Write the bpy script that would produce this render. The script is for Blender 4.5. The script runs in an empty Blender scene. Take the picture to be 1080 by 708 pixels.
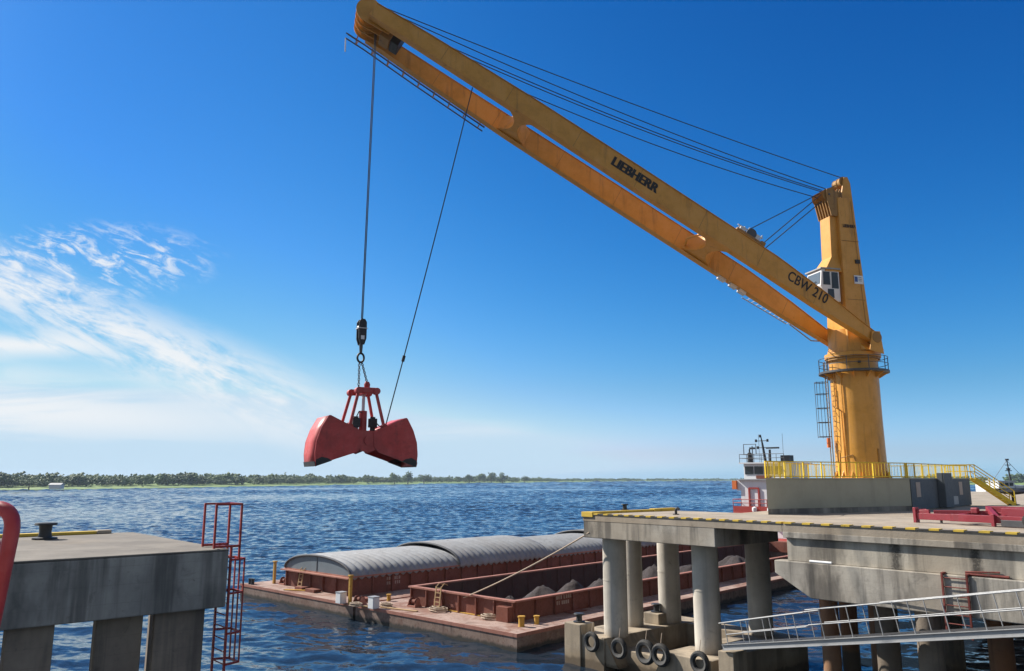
import bpy, bmesh, math, random
import numpy as np
from mathutils import Vector, Matrix, noise as mnoise
R = math.radians
random.seed(7)
scn = bpy.context.scene
COL = scn.collection

# ------------------------------------------------------------------ survey: camera height, ray helpers
H = 9.2                      # eye height above the river
FPX = 820.0
PITCH = math.atan((505 - 354) / FPX)
CT, ST = math.cos(PITCH), math.sin(PITCH)
ZD = H - 1.8                 # level of the concrete decks

def ray(px, py):
    cx, cy = (px - 540) / FPX, -(py - 354) / FPX
    return Vector((cx, CT - ST * cy, ST + CT * cy))
def G(px, py, z):            # point of the survey ray on the level z
    d = ray(px, py); t = (z - H) / d.z
    return Vector((d.x * t, d.y * t, z))
def Yd(px, py, y):           # point of the survey ray at ground distance y
    d = ray(px, py); t = y / d.y
    return Vector((d.x * t, y, H + d.z * t))

# ------------------------------------------------------------------ mesh builder
class MB:
    def __init__(s): s.v = []; s.f = []; s.m = []; s.sm = []
    def add(s, verts, faces, mi=0, smooth=False):
        o = len(s.v); s.v += [Vector(p) for p in verts]
        for f in faces:
            s.f.append([i + o for i in f]); s.m.append(mi); s.sm.append(smooth)
        return s
    def hexa(s, p, mi=0):    # 8 points: bottom 4 ccw, top 4 ccw
        return s.add(p, [(3,2,1,0),(4,5,6,7),(0,1,5,4),(1,2,6,5),(2,3,7,6),(3,0,4,7)], mi)
    def box(s, c, dx, dy, dz, mi=0):   # half-extent vectors
        c, dx, dy, dz = map(Vector, (c, dx, dy, dz))
        return s.hexa([c-dx-dy-dz, c+dx-dy-dz, c+dx+dy-dz, c-dx+dy-dz, c-dx-dy+dz, c+dx-dy+dz, c+dx+dy+dz, c-dx+dy+dz], mi)
    def bar(s, a, b, w, h, up=(0,0,1), mi=0):
        a, b = Vector(a), Vector(b); d = (b-a); L = d.length
        if L < 1e-6: return s
        d = d / L; up = Vector(up)
        if abs(d.dot(up.normalized())) > .98: up = Vector((1,.2,0))
        x = d.cross(up).normalized(); y = x.cross(d).normalized()
        return s.box((a+b)/2, d*L/2, x*w/2, y*h/2, mi)
    def tube(s, path, r, n=8, mi=0, cap=True, smooth=True):
        path = [Vector(p) for p in path]; rings = []
        rr = r if isinstance(r, (list, tuple)) else [r]*len(path)
        prev = None
        for i, p in enumerate(path):
            if i == 0: d = path[1]-p
            elif i == len(path)-1: d = p-path[i-1]
            else: d = (path[i+1]-p).normalized() + (p-path[i-1]).normalized()
            d = d.normalized()
            if prev is None:
                x = d.cross(Vector((0,0,1)))
                if x.length < .05: x = d.cross(Vector((1,0,0)))
            else: x = prev - d*prev.dot(d)
            x.normalize(); prev = x; y = d.cross(x)
            rings.append([p + (x*math.cos(2*math.pi*k/n) + y*math.sin(2*math.pi*k/n))*rr[i] for k in range(n)])
        vs = [q for rg in rings for q in rg]; fs = []
        for i in range(len(path)-1):
            for k in range(n):
                fs.append((i*n+k, i*n+(k+1)%n, (i+1)*n+(k+1)%n, (i+1)*n+k))
        s.add(vs, fs, mi, smooth)
        if cap:
            s.add(rings[0], [tuple(range(n))[::-1]], mi); s.add(rings[-1], [tuple(range(n))], mi)
        return s
    def prism(s, poly, z0, z1, mi=0):  # poly: xy points
        if sum(a[0]*b[1]-b[0]*a[1] for a, b in zip(poly, poly[1:]+poly[:1])) < 0: poly = poly[::-1]
        n = len(poly)
        vs = [(p[0],p[1],z0) for p in poly] + [(p[0],p[1],z1) for p in poly]
        fs = [tuple(range(n))[::-1], tuple(range(n,2*n))] + [(i,(i+1)%n,(i+1)%n+n,i+n) for i in range(n)]
        return s.add(vs, fs, mi)
    def extrude(s, pts, off, mi=0):    # planar polygon extruded by a vector
        pts = [Vector(p) for p in pts]; off = Vector(off); n = len(pts)
        nv = Vector((0,0,0))
        for i in range(n): nv += pts[i].cross(pts[(i+1)%n])
        if nv.dot(off) < 0: pts = pts[::-1]
        vs = pts + [p+off for p in pts]
        fs = [tuple(range(n))[::-1], tuple(range(n,2*n))] + [(i,(i+1)%n,(i+1)%n+n,i+n) for i in range(n)]
        return s.add(vs, fs, mi)
    def lathe(s, c, prof, n=20, axis=(0,0,1), mi=0, smooth=True):   # prof: (r, h)
        c = Vector(c); ax = Vector(axis).normalized()
        x = ax.cross(Vector((0,0,1)))
        if x.length < .05: x = Vector((1,0,0))
        x.normalize(); y = ax.cross(x)
        vs = [c + ax*h + (x*math.cos(2*math.pi*k/n)+y*math.sin(2*math.pi*k/n))*max(r,1e-4) for r, h in prof for k in range(n)]
        fs = [(i*n+k, i*n+(k+1)%n, (i+1)*n+(k+1)%n, (i+1)*n+k) for i in range(len(prof)-1) for k in range(n)]
        fs += [tuple(range(n))[::-1], tuple((len(prof)-1)*n+k for k in range(n))]
        return s.add(vs, fs, mi, smooth)
    def sheet(s, rows, mi=0, smooth=True, closed=False):
        n = len(rows[0]); vs = [p for r in rows for p in r]
        return s.add(vs, [(i*n+k, i*n+k+1, (i+1)*n+k+1, (i+1)*n+k) for i in range(len(rows)-1) for k in range(n-1)], mi, smooth)
    def build(s, name, mats, parent=None, bevel=0, label=None, autosmooth=True):
        if not isinstance(mats, (list, tuple)): mats = [mats]
        off = WORLD.get(root_of(parent), Vector((0,0,0))) if parent else Vector((0,0,0))
        me = bpy.data.meshes.new(name)
        me.from_pydata([tuple(p-off) for p in s.v], [], s.f)
        for m in mats: me.materials.append(m)
        me.polygons.foreach_set('material_index', s.m)
        me.polygons.foreach_set('use_smooth', s.sm)
        me.update()
        if len(s.f) > 1:
            bm = bmesh.new(); bm.from_mesh(me); bmesh.ops.recalc_face_normals(bm, faces=bm.faces); bm.to_mesh(me); bm.free()
        if autosmooth and any(s.sm):
            try: me.set_sharp_from_angle(angle=R(38))
            except Exception: pass
        o = bpy.data.objects.new(name, me); COL.objects.link(o)
        if parent: o.parent = parent
        if bevel:
            b = o.modifiers.new('bevel', 'BEVEL'); b.width = bevel; b.segments = 2; b.limit_method = 'ANGLE'; b.angle_limit = R(40)
        if label: o['label'] = label
        return o

WORLD = {}
def root_of(o):
    while o.parent: o = o.parent
    return o
def tag(o, label, cat, group=None, kind=None):
    if label: o['label'] = label
    if cat: o['category'] = cat
    if group: o['group'] = group
    if kind: o['kind'] = kind
    return o
def thing(name, label, cat, loc, group=None):
    o = bpy.data.objects.new(name, None); COL.objects.link(o)
    o.location = Vector(loc); o.empty_display_size = .3
    WORLD[o] = Vector(loc)
    return tag(o, label, cat, group)
def dup(root, loc, label, rotz=0):
    r = root.copy(); COL.objects.link(r); r.location = loc; r.rotation_euler = (0,0,rotz); r['label'] = label
    for ch in list(root.children):
        c = ch.copy(); COL.objects.link(c); c.parent = r
        for g in list(ch.children):
            d = g.copy(); COL.objects.link(d); d.parent = c
    return r
def text(name, body, size, origin, xdir, ydir, mat, parent, bold=0.0, sx=1.0, heavy=()):
    cu = bpy.data.curves.new(name, 'FONT'); cu.body = body; cu.size = size; cu.align_x = 'CENTER'; cu.align_y = 'CENTER'
    cu.extrude = .004; cu.offset = bold; cu.space_character = 1.02
    cu.materials.append(mat)
    tmp = bpy.data.objects.new(name, cu); COL.objects.link(tmp)
    me = bpy.data.meshes.new_from_object(tmp.evaluated_get(bpy.context.evaluated_depsgraph_get()))
    bpy.data.objects.remove(tmp); me.name = name
    if heavy:       # fatter strokes: the same letters once more, a little beside themselves
        bm = bmesh.new(); bm.from_mesh(me)
        for i, dx in enumerate(heavy):
            g = bmesh.ops.duplicate(bm, geom=[f for f in bm.faces if f.tag is False][:len(me.polygons)] if i == 0 else base)
            if i == 0: base = [f for f in bm.faces][:len(me.polygons)]
            bmesh.ops.translate(bm, vec=(dx, 0, .0012*(i+1)), verts=[v for v in g['geom'] if isinstance(v, bmesh.types.BMVert)])
        bm.to_mesh(me); bm.free()
    o = bpy.data.objects.new(name, me); COL.objects.link(o)
    x = Vector(xdir).normalized(); y = Vector(ydir); y = (y - x*y.dot(x)).normalized(); z = x.cross(y)
    M = Matrix((x*sx, y, z)).transposed().to_4x4()
    o.parent = parent
    M.translation = Vector(origin) - WORLD.get(root_of(parent), Vector((0,0,0)))
    o.matrix_local = M
    return o

# ------------------------------------------------------------------ materials
def new_mat(name):
    m = bpy.data.materials.new(name); m.use_nodes = True
    nt = m.node_tree; b = nt.nodes['Principled BSDF']
    return m, nt, b
class NT:
    def __init__(s, nt): s.nt = nt; s.pos = None
    def n(s, t, **kw):
        nd = s.nt.nodes.new(t)
        for k, v in kw.items(): setattr(nd, k, v)
        return nd
    def put(s, sock, v):
        if isinstance(v, bpy.types.NodeSocket): s.nt.links.new(v, sock)
        else: sock.default_value = v
    def P(s, scale=(1,1,1), rotz=0):
        if s.pos is None: s.pos = s.n('ShaderNodeNewGeometry').outputs['Position']
        mp = s.n('ShaderNodeMapping'); s.put(mp.inputs['Vector'], s.pos)
        mp.inputs['Scale'].default_value = scale; mp.inputs['Rotation'].default_value = (0,0,rotz)
        return mp.outputs[0]
    def noise(s, vec, scale, detail=4, rough=.55, dist=0):
        nd = s.n('ShaderNodeTexNoise'); s.put(nd.inputs['Vector'], vec)
        nd.inputs['Scale'].default_value = scale; nd.inputs['Detail'].default_value = detail
        nd.inputs['Roughness'].default_value = rough; nd.inputs['Distortion'].default_value = dist
        return nd
    def ramp(s, f, a, b, v0=0., v1=1.):
        nd = s.n('ShaderNodeMapRange'); nd.interpolation_type = 'SMOOTHSTEP'
        s.put(nd.inputs[0], f)
        for i, v in ((1,a),(2,b),(3,v0),(4,v1)): nd.inputs[i].default_value = v
        return nd.outputs[0]
    def mix(s, f, a, b, mode='MIX'):
        nd = s.n('ShaderNodeMix', data_type='RGBA', blend_type=mode)
        s.put(nd.inputs[0], f); s.put(nd.inputs[6], c4(a)); s.put(nd.inputs[7], c4(b))
        return nd.outputs[2]
    def math(s, op, a, b=0., c=0.):
        nd = s.n('ShaderNodeMath', operation=op)
        s.put(nd.inputs[0], a); s.put(nd.inputs[1], b); s.put(nd.inputs[2], c)
        return nd.outputs[0]
    def bump(s, h, strength, dist=.02):
        nd = s.n('ShaderNodeBump'); s.put(nd.inputs['Height'], h)
        nd.inputs['Strength'].default_value = strength; nd.inputs['Distance'].default_value = dist
        return nd.outputs[0]
def c4(c):
    if isinstance(c, bpy.types.NodeSocket): return c
    return (*c[:3], 1.)

def concrete(name, light, dark, stain=(.035,.032,.03), streak=.6, tint=(.30,.23,.15), tintamt=.35, rough=.9, wet=None, joints=True, marks=()):
    m, nt, b = new_mat(name); k = NT(nt)
    A = k.noise(k.P(), .55, 6, .62).outputs[0]
    B = k.noise(k.P((1.6,1.6,.10)), 1.0, 5, .6).outputs[0]
    B2 = k.noise(k.P((.5,.5,.16)), 1.0, 5, .65).outputs[0]
    C = k.noise(k.P(), 14, 5, .7).outputs[0]
    D = k.noise(k.P(), 1.9, 6, .7, .6).outputs[0]
    E = k.noise(k.P(), .22, 3).outputs[0]
    col = k.mix(k.ramp(A, .32, .68), dark, light)
    col = k.mix(k.math('MULTIPLY', k.ramp(E, .45, .65), tintamt), col, tint)
    col = k.mix(k.math('MULTIPLY', k.ramp(B, .47, .66), streak), col, stain)
    col = k.mix(k.math('MULTIPLY', k.ramp(B2, .50, .66), streak), col, stain)
    col = k.mix(k.math('MULTIPLY', k.ramp(D, .58, .72), .45), col, tuple(x*.45 for x in dark))
    col = k.mix(k.math('MULTIPLY', k.ramp(D, .36, .22), .35), col, tuple(min(.75, x*1.35) for x in light))
    col = k.mix(k.math('MULTIPLY', k.ramp(C, .60, .75), .5), col, tuple(x*.3 for x in dark))
    if joints:   # shutter-board lines left by the formwork
        z = k.n('ShaderNodeSeparateXYZ'); k.put(z.inputs[0], k.P())
        fr = k.math('FRACT', k.math('MULTIPLY', z.outputs[2], 1/.42))
        line = k.ramp(k.math('ABSOLUTE', k.math('SUBTRACT', fr, .5)), .485, .5)
        col = k.mix(k.math('MULTIPLY', line, .35), col, tuple(x*.4 for x in dark))
    for (ux, uw, amt) in marks:      # rusty black water stains below the drains
        dt = k.n('ShaderNodeVectorMath', operation='DOT_PRODUCT'); k.put(dt.inputs[0], k.P()); dt.inputs[1].default_value = (.655,-.7556,0)
        uu = k.math('ADD', dt.outputs['Value'], k.math('MULTIPLY', k.math('SUBTRACT', D, .5), uw*2.2))
        f = k.ramp(k.math('ABSOLUTE', k.math('SUBTRACT', uu, ux-28.588)), uw, uw*.25)
        f = k.math('MULTIPLY', f, k.ramp(C, .3, .5, .5, 1.)); col = k.mix(k.math('MULTIPLY', f, amt), col, (.03,.026,.022))
    if wet is not None:
        z = k.n('ShaderNodeSeparateXYZ'); k.put(z.inputs[0], k.P())
        edge = k.math('ADD', z.outputs[2], k.math('MULTIPLY', k.math('SUBTRACT', D, .5), .5))
        col = k.mix(k.ramp(edge, wet+.55, wet-.05), col, k.mix(.5, col, (.17,.115,.06))); col = k.mix(k.ramp(edge, wet+.1, wet-.1), col, (.11,.08,.05))
    k.put(b.inputs['Base Color'], col); b.inputs['Roughness'].default_value = rough
    k.put(b.inputs['Normal'], k.bump(k.math('ADD', C, k.math('MULTIPLY', D, 1.5)), .35, .02))
    return m

def paint(name, color, rough=.42, dirt=.25, rust=0., dirtcol=(.05,.04,.03), scale=1., fade=.18, metal=0., streakdir=.12, wl=None, rustcol=(.13,.045,.018), big=0.):
    m, nt, b = new_mat(name); k = NT(nt)
    A = k.noise(k.P(), .9*scale, 6, .65).outputs[0]
    B = k.noise(k.P((2.2,2.2,streakdir*2.2)), 1.*scale, 5, .65).outputs[0]
    C = k.noise(k.P(), 7*scale, 6, .7, .5).outputs[0]
    col = k.mix(k.math('MULTIPLY', k.ramp(A, .4, .66), fade), color, tuple(min(.85, c*1.1+.05) for c in color))
    col = k.mix(k.math('MULTIPLY', k.ramp(A, .5, .3), fade), col, tuple(c*.7 for c in color))
    col = k.mix(k.math('MULTIPLY', k.ramp(B, .53, .74), dirt), col, dirtcol)
    if rust:
        col = k.mix(k.math('MULTIPLY', k.ramp(C, .62-.12*rust, .70-.08*rust), min(1, rust+.3)), col, rustcol)
        col = k.mix(k.math('MULTIPLY', k.ramp(C, .40, .30), rust*.5), col, (.05,.022,.014))
    if big:
        E = k.noise(k.P(), .33, 7, .68, .8).outputs[0]; E2 = k.noise(k.P(), 1.3, 7, .7, .4).outputs[0]
        col = k.mix(k.math('MULTIPLY', k.ramp(E, .44, .6), big), col, rustcol); col = k.mix(k.math('MULTIPLY', k.ramp(E2, .55, .68), big*.8), col, tuple(c*.45 for c in rustcol))
        col = k.mix(k.math('MULTIPLY', k.ramp(E2, .42, .3), big*.6), col, tuple(min(.8, c*1.35+.04) for c in color))
    if wl is not None:
        z = k.n('ShaderNodeSeparateXYZ'); k.put(z.inputs[0], k.P()); e = k.math('ADD', z.outputs[2], k.math('MULTIPLY', k.math('SUBTRACT', B, .5), .5))
        col = k.mix(k.ramp(e, wl+.12, wl-.1), col, (.035,.03,.024))
    k.put(b.inputs['Base Color'], col)
    k.put(b.inputs['Roughness'], k.ramp(C, .3, .7, rough-.08, rough+.18))
    b.inputs['Metallic'].default_value = metal
    k.put(b.inputs['Normal'], k.bump(k.math('ADD', A, k.math('MULTIPLY', C, .3)), .12, .02))
    return m

M = {}
M['deck'] = concrete('deck_concrete', (.41,.345,.27), (.31,.265,.21), stain=(.12,.09,.07), streak=.25, joints=False)
M['beam'] = concrete('weathered_concrete', (.46,.425,.365), (.29,.265,.23), streak=.66, marks=((8.25,.16,.9),(5.4,.5,.35),(1.0,.4,.4)))
M['wall'] = concrete('pale_concrete', (.50,.455,.375), (.36,.325,.27), streak=.5, marks=((15.6,.32,.85),(18.3,.28,.9),(22.4,.5,.5),(12.6,.3,.35)))
M['jetty'] = concrete('dark_concrete', (.44,.40,.345), (.27,.25,.22), streak=.62)
M['column'] = concrete('column_concrete', (.62,.575,.50), (.47,.43,.365), streak=.22, tintamt=.2, wet=1.45, joints=False)
M['raft'] = concrete('raft_concrete', (.42,.345,.25), (.27,.22,.16), streak=.35, wet=.35, joints=False)
M['jetty_deck'] = concrete('jetty_deck_concrete', (.215,.19,.158), (.15,.133,.112), stain=(.10,.085,.07), streak=.3, joints=False)
M['pier'] = concrete('pier_concrete', (.36,.28,.205), (.22,.17,.13), streak=.5, wet=1.2)
M['pile_brown'] = concrete('brown_pile', (.34,.15,.07), (.20,.09,.045), streak=.4, wet=1.2, joints=False)
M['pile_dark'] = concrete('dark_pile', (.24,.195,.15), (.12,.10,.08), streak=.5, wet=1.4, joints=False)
M['crane'] = paint('crane_yellow', (.63,.295,.040), rough=.40, dirt=.42, fade=.4, dirtcol=(.11,.055,.02), rust=.06)
M['crane_dark'] = paint('crane_machinery', (.33,.17,.04), rough=.55, dirt=.5, rust=.35)
M['edge_yellow'] = paint('edge_yellow', (.62,.42,.05), rough=.7, dirt=.4, rust=.25)
M['edge_black'] = paint('edge_black', (.06,.055,.05), rough=.8, dirt=.2, fade=.5)
M['rail_yellow'] = paint('rail_yellow', (.78,.55,.03), rough=.45, dirt=.15)
M['base_grey'] = paint('platform_grey', (.36,.345,.265), rough=.8, dirt=.18, dirtcol=(.1,.1,.08), fade=.25, scale=.6)
M['base_dark'] = paint('switchroom_grey', (.085,.10,.115), rough=.7, dirt=.15)
M['plinth'] = concrete('plinth_concrete', (.36,.33,.28), (.2,.19,.17), streak=.5, joints=False)
M['red'] = paint('grab_red', (.54,.045,.040), rough=.40, dirt=.35, rust=.25, fade=.5, big=.35, rustcol=(.20,.035,.03))
M['red_rail'] = paint('ladder_red', (.36,.035,.025), rough=.5, dirt=.3, rust=.3)
M['red_pipe'] = paint('pipe_red', (.33,.018,.022), rough=.38, dirt=.4, rust=.15, fade=.5, scale=5)
M['rust_red'] = paint('rusty_red', (.17,.03,.022), rough=.7, dirt=.5, rust=.6, scale=2)
M['trailer'] = paint('trailer_red', (.24,.017,.03), rough=.5, dirt=.3, fade=.3)
M['oxide'] = paint('oxide_red', (.185,.052,.028), rough=.75, dirt=.55, rust=.5, fade=.4, dirtcol=(.05,.024,.018), big=.35, rustcol=(.12,.035,.02))
M['oxide_deck'] = paint('deck_red', (.34,.24,.20), rough=.85, dirt=.3, rust=.5, fade=.6, streakdir=1, rustcol=(.19,.085,.055), big=.85)
M['oxide_rim'] = paint('rim_red', (.33,.135,.095), rough=.7, dirt=.3, rust=.4, fade=.4)
M['hull'] = paint('hull_side', (.21,.145,.115), rough=.8, dirt=.75, rust=.6, fade=.6, wl=.22, big=.5, rustcol=(.13,.06,.04), dirtcol=(.04,.03,.025))
M['hold'] = paint('hold_steel', (.075,.032,.026), rough=.85, dirt=.6, rust=.4)
M['cover'] = paint('fibreglass_grey', (.22,.23,.245), rough=.55, dirt=.5, fade=.4, dirtcol=(.09,.085,.08), big=.25, rustcol=(.15,.13,.115))
M['cover_end'] = paint('cover_end_grey', (.15,.185,.21), rough=.6, dirt=.2)
M['old_yellow'] = paint('worn_yellow', (.48,.27,.035), rough=.65, dirt=.35, rust=.4)
M['wood'] = paint('bleached_wood', (.42,.28,.14), rough=.8, dirt=.3)
M['black'] = paint('black_iron', (.018,.018,.02), rough=.5, dirt=.1)
M['steel'] = paint('dark_steel', (.09,.09,.095), rough=.45, dirt=.2, metal=.5)
M['galv'] = paint('galvanised', (.33,.335,.34), rough=.5, dirt=.2, metal=.25)
M['silver'] = paint('silver', (.62,.62,.62), rough=.4, dirt=.2)
M['white'] = paint('white_paint', (.74,.75,.76), rough=.45, dirt=.12)
M['offwhite'] = paint('lettering_white', (.45,.36,.30), rough=.8, dirt=.4)
M['blue'] = paint('sign_blue', (.03,.09,.30), rough=.5, dirt=0)
M['ink'] = paint('lettering_black', (.012,.011,.010), rough=.5, dirt=0, fade=.05)
M['orange'] = paint('lifebuoy_orange', (.65,.16,.03), rough=.5)
M['rope'] = paint('rope', (.42,.33,.25), rough=.9, scale=6)
M['wire'] = paint('wire_rope', (.03,.032,.035), rough=.55, dirt=0)
M['rubber'] = paint('rubber', (.022,.021,.02), rough=.75, dirt=.4, dirtcol=(.16,.14,.12), scale=3)
M['tread'] = paint('tyre_wall', (.085,.083,.08), rough=.8, dirt=.4, scale=3)

def coal_mat():
    m, nt, b = new_mat('ore'); k = NT(nt)
    A = k.noise(k.P(), 5, 8, .75).outputs[0]; B = k.noise(k.P(), .5, 3).outputs[0]
    col = k.mix(k.ramp(A, .3, .7), (.012,.009,.010), (.055,.043,.043)); col = k.mix(k.math('MULTIPLY', B, .35), col, (.055,.035,.03))
    k.put(b.inputs['Base Color'], col); b.inputs['Roughness'].default_value = .9
    k.put(b.inputs['Normal'], k.bump(A, .9, .08)); return m
M['ore'] = coal_mat()
def glass_mat():
    m, nt, b = new_mat('dark_glass')
    b.inputs['Base Color'].default_value = (.02,.03,.04,1); b.inputs['Roughness'].default_value = .05; b.inputs['IOR'].default_value = 1.5
    return m
M['glass'] = glass_mat()
def glass_pale():
    m, nt, b = new_mat('cab_glass')
    b.inputs['Base Color'].default_value = (.12,.15,.18,1); b.inputs['Roughness'].default_value = .06; b.inputs['Specular IOR Level'].default_value = .9
    return m
M['cabglass'] = glass_pale()
def leaf_mat(name, a, b_, c, sc=.09):
    m, nt, b = new_mat(name); k = NT(nt)
    A = k.noise(k.P(), sc, 2).outputs[0]; B = k.noise(k.P(), sc*6, 3, .7).outputs[0]
    col = k.mix(k.ramp(A, .35, .65), a, b_); col = k.mix(k.ramp(B, .5, .75), col, c)
    k.put(b.inputs['Base Color'], col); b.inputs['Roughness'].default_value = .75
    return m
M['leaf'] = leaf_mat('foliage', (.035,.07,.018), (.09,.145,.038), (.16,.20,.055), .035)
M['bark'] = paint('bark', (.10,.075,.05), rough=.9)
M['grass'] = leaf_mat('bank_grass', (.15,.24,.05), (.22,.30,.08), (.10,.16,.04), .03)

# ------------------------------------------------------------------ grid frames
A0 = Vector((3.65, 41.0, 0)); U = Vector((.655,-.7556,0)).normalized(); V = Vector((-U.y, U.x, 0))
Z = Vector((0,0,1))
def D(u, v, z=0): return A0 + U*u + V*v + Z*z
P2 = Vector((.56, 44.08, 0)); GL = Vector((.6845,.729,0)).normalized(); AL = Vector((-GL.y, GL.x, 0))
def B(a, t, z=0): return P2 + AL*a + GL*t + Z*z
T0 = Vector((20.6, 46.5, 0)); BD = Vector((-.966,-.2588,0)).normalized(); ND = Vector((-BD.y, BD.x, 0))
if ND.y > 0: ND = -ND
def K(b, n, z=0): return T0 + BD*b + ND*n + Z*(H+z)
def ubox(mb, u0, u1, v0, v1, z0, z1, mi=0):
    return mb.hexa([D(u0,v0,z0),D(u1,v0,z0),D(u1,v1,z0),D(u0,v1,z0),D(u0,v0,z1),D(u1,v0,z1),D(u1,v1,z1),D(u0,v1,z1)], mi)
def bbox(mb, a0, a1, t0, t1, z0, z1, mi=0):
    # GL x AL = +Z
    return mb.hexa([B(a0,t0,z0),B(a0,t1,z0),B(a1,t1,z0),B(a1,t0,z0),B(a0,t0,z1),B(a0,t1,z1),B(a1,t1,z1),B(a1,t0,z1)], mi)
def kbox(mb, b0, b1, n0, n1, z0, z1, mi=0):
    return mb.hexa([K(b0,n0,z0),K(b0,n1,z0),K(b1,n1,z0),K(b1,n0,z0),K(b0,n0,z1),K(b0,n1,z1),K(b1,n1,z1),K(b1,n0,z1)], mi)
# ================================================================== concrete wharf and mooring platform
SL = .32
wharf = thing('concrete_wharf', 'long concrete wharf with striped edge carrying the yellow crane', 'wharf', D(11.5, 3, 0))
def xy(p): return (p.x, p.y)
mb = MB().prism([xy(D(11.21,0)), xy(D(42,0)), (125,15), (125,113), (63,113), (28,62), xy(D(4.51,7.41)), xy(D(4.51,5.21)), xy(D(11.21,5.21))], ZD-SL, ZD)
mb.build('deck_slab', M['deck'], wharf)
mb = MB(); ubox(mb, 11.3, 42, .13, .75, ZD-1.45, ZD-SL-.003); mb.build('wharf_wall', M['wall'], wharf, bevel=.02)
mb = MB()
mb.extrude([D(10.8,-.06,ZD-1.453), D(10.8,-.06,ZD-1.95), D(12.3,-.06,ZD-2.8), D(42,-.06,ZD-2.8), D(42,-.06,ZD-1.453)], V*1.0)
mb.build('ledge_beam', M['beam'], wharf, bevel=.03)
mb = MB(); ubox(mb, 11.23, 42, -.02, .127, ZD-.55, ZD-SL-.003); mb.build('edge_fascia', M['beam'], wharf, bevel=.015)
def kerb(mb, u0, u1, step=.62):
    u = u0; i = 0
    while u < u1-.05:
        e = min(u+step*(.55 if i % 2 else .45)*2-.02, u1)
        w = .30 if i % 2 == 0 else .2
        ubox(mb, u, e, -.035, w, ZD+.002, ZD+(.07 if i % 2 == 0 else .045), i % 2)
        u = e+.02; i += 1
mb = MB(); kerb(mb, 11.3, 41, .40); mb.build('striped_kerb', [M['edge_yellow'], M['edge_black']], wharf)
for (u, v, r, mt) in ((11.7,2.4,.36,'pile_brown'), (12.4,5.2,.36,'pile_brown'), (14.4,1.6,.42,'pile_dark'), (16.4,.45,.42,'pile_dark'), (17.6,3.6,.42,'pile_brown'),
                   (20.8,.45,.45,'pile_dark'), (22.0,4.6,.42,'pile_brown'), (25.2,.45,.45,'pile_dark'), (14.5,7.5,.4,'pile_dark'), (19.5,8,.4,'pile_dark'), (9.6,8.2,.4,'pile_brown')):
    mb = MB().lathe(D(u,v,-1.5), [(r,0),(r,1.5+ZD-(1.455 if v>1 else 2.805))], 18)
    mb.build('pile', M[mt], wharf)
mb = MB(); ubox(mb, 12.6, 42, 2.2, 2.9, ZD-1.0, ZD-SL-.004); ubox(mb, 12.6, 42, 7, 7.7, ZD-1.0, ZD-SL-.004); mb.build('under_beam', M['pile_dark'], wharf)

plat = thing('mooring_platform', 'concrete mooring platform on round columns standing in the river beside the barges', 'mooring platform', D(4.2, 2.6, 0))
mb = MB().prism([xy(D(0,0)), xy(D(11.19,0)), xy(D(11.19,5.2)), xy(D(4.5,5.2)), xy(D(4.5,7.4)), xy(D(0,7.4))], ZD-SL, ZD)
mb.build('deck_slab', M['deck'], plat)
mb = MB(); ubox(mb, .02, 7.95, .012, 1.1, ZD-1.15, ZD-SL-.003); mb.build('front_beam', M['beam'], plat, bevel=.03)
mb = MB(); ubox(mb, 6.75, 7.93, 1.103, 5.2, ZD-1.15, ZD-SL-.003); mb.build('side_beam', M['beam'], plat, bevel=.03)
mb = MB(); ubox(mb, .06, 1.7, 1.103, 7.38, ZD-1.14, ZD-SL-.003); mb.build('side_beam', M['beam'], plat, bevel=.03)
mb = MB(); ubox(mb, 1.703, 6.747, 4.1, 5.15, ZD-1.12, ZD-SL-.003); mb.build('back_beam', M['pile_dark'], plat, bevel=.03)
mb = MB(); kerb(mb, .75, 11.19, .34); mb.build('striped_kerb', [M['edge_yellow'], M['edge_black']], plat)
mb = MB(); ubox(mb, -.06, .72, -.06, .5, ZD-.12, ZD+.13); ubox(mb, -.05, .22, .503, 5.4, ZD+.003, ZD+.12); ubox(mb, -.06, .3, 5.41, 7.4, ZD-.05, ZD+.16)
mb.build('yellow_kerb', M['edge_yellow'], plat, bevel=.012)
ZB = 1.5
def colpos(px, py): p = G(px, py, ZB); return p
cols = [colpos(650,670), colpos(669,660), colpos(707,656), colpos(747.5,687), colpos(803,668)]
for i, p in enumerate(cols):
    r = .60 if i != 1 else .5
    mb = MB().lathe((p.x,p.y,ZB-.05), [(r+.0,0),(r,2.7),(r+.012,2.7),(r+.012,2.76),(r,2.76),(r,ZD-1.10-ZB+.05)], 40)
    mb.build('column', M['column'], plat)
# base ring of the platform: front, left, right and back footing beams, raised blocks
uv = [((p-A0).dot(U), (p-A0).dot(V)) for p in cols]
u0 = min(a for a,_ in uv)-1.25; u1 = max(a for a,_ in uv)+1.15; v0 = min(b for _,b in uv)-1.1; v1 = max(b for _,b in uv)+1.1
mb = MB(); ubox(mb, u0, u0+2.5, v0, v1, -1.2, ZB); mb.build('footing', M['raft'], plat, bevel=.04)
mb = MB(); ubox(mb, u1-2.6, u1, v0-.02, v1, -1.2, ZB-.05); mb.build('footing', M['raft'], plat, bevel=.04)
mb = MB(); ubox(mb, u0+2.503, u1-2.603, v0+.9, v0+2.0, -.6, .95); ubox(mb, u0+2.503, u1-2.603, v1-1.5, v1-.1, -1.2, ZB-.03); mb.build('tie_beam', M['raft'], plat, bevel=.04)
mb = MB().extrude([D(u0+2.503, v0+.1, ZB-.06), D(u0+3.3, v0+.1, .2), D(u0+2.503, v0+.1, .2)], V*3.6)
mb.extrude([D(u1-2.603, v0+.1, ZB-.1), D(u1-3.3, v0+.1, .2), D(u1-2.603, v0+.1, .2)], V*3.6); mb.build('haunch', M['raft'], plat)
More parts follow.
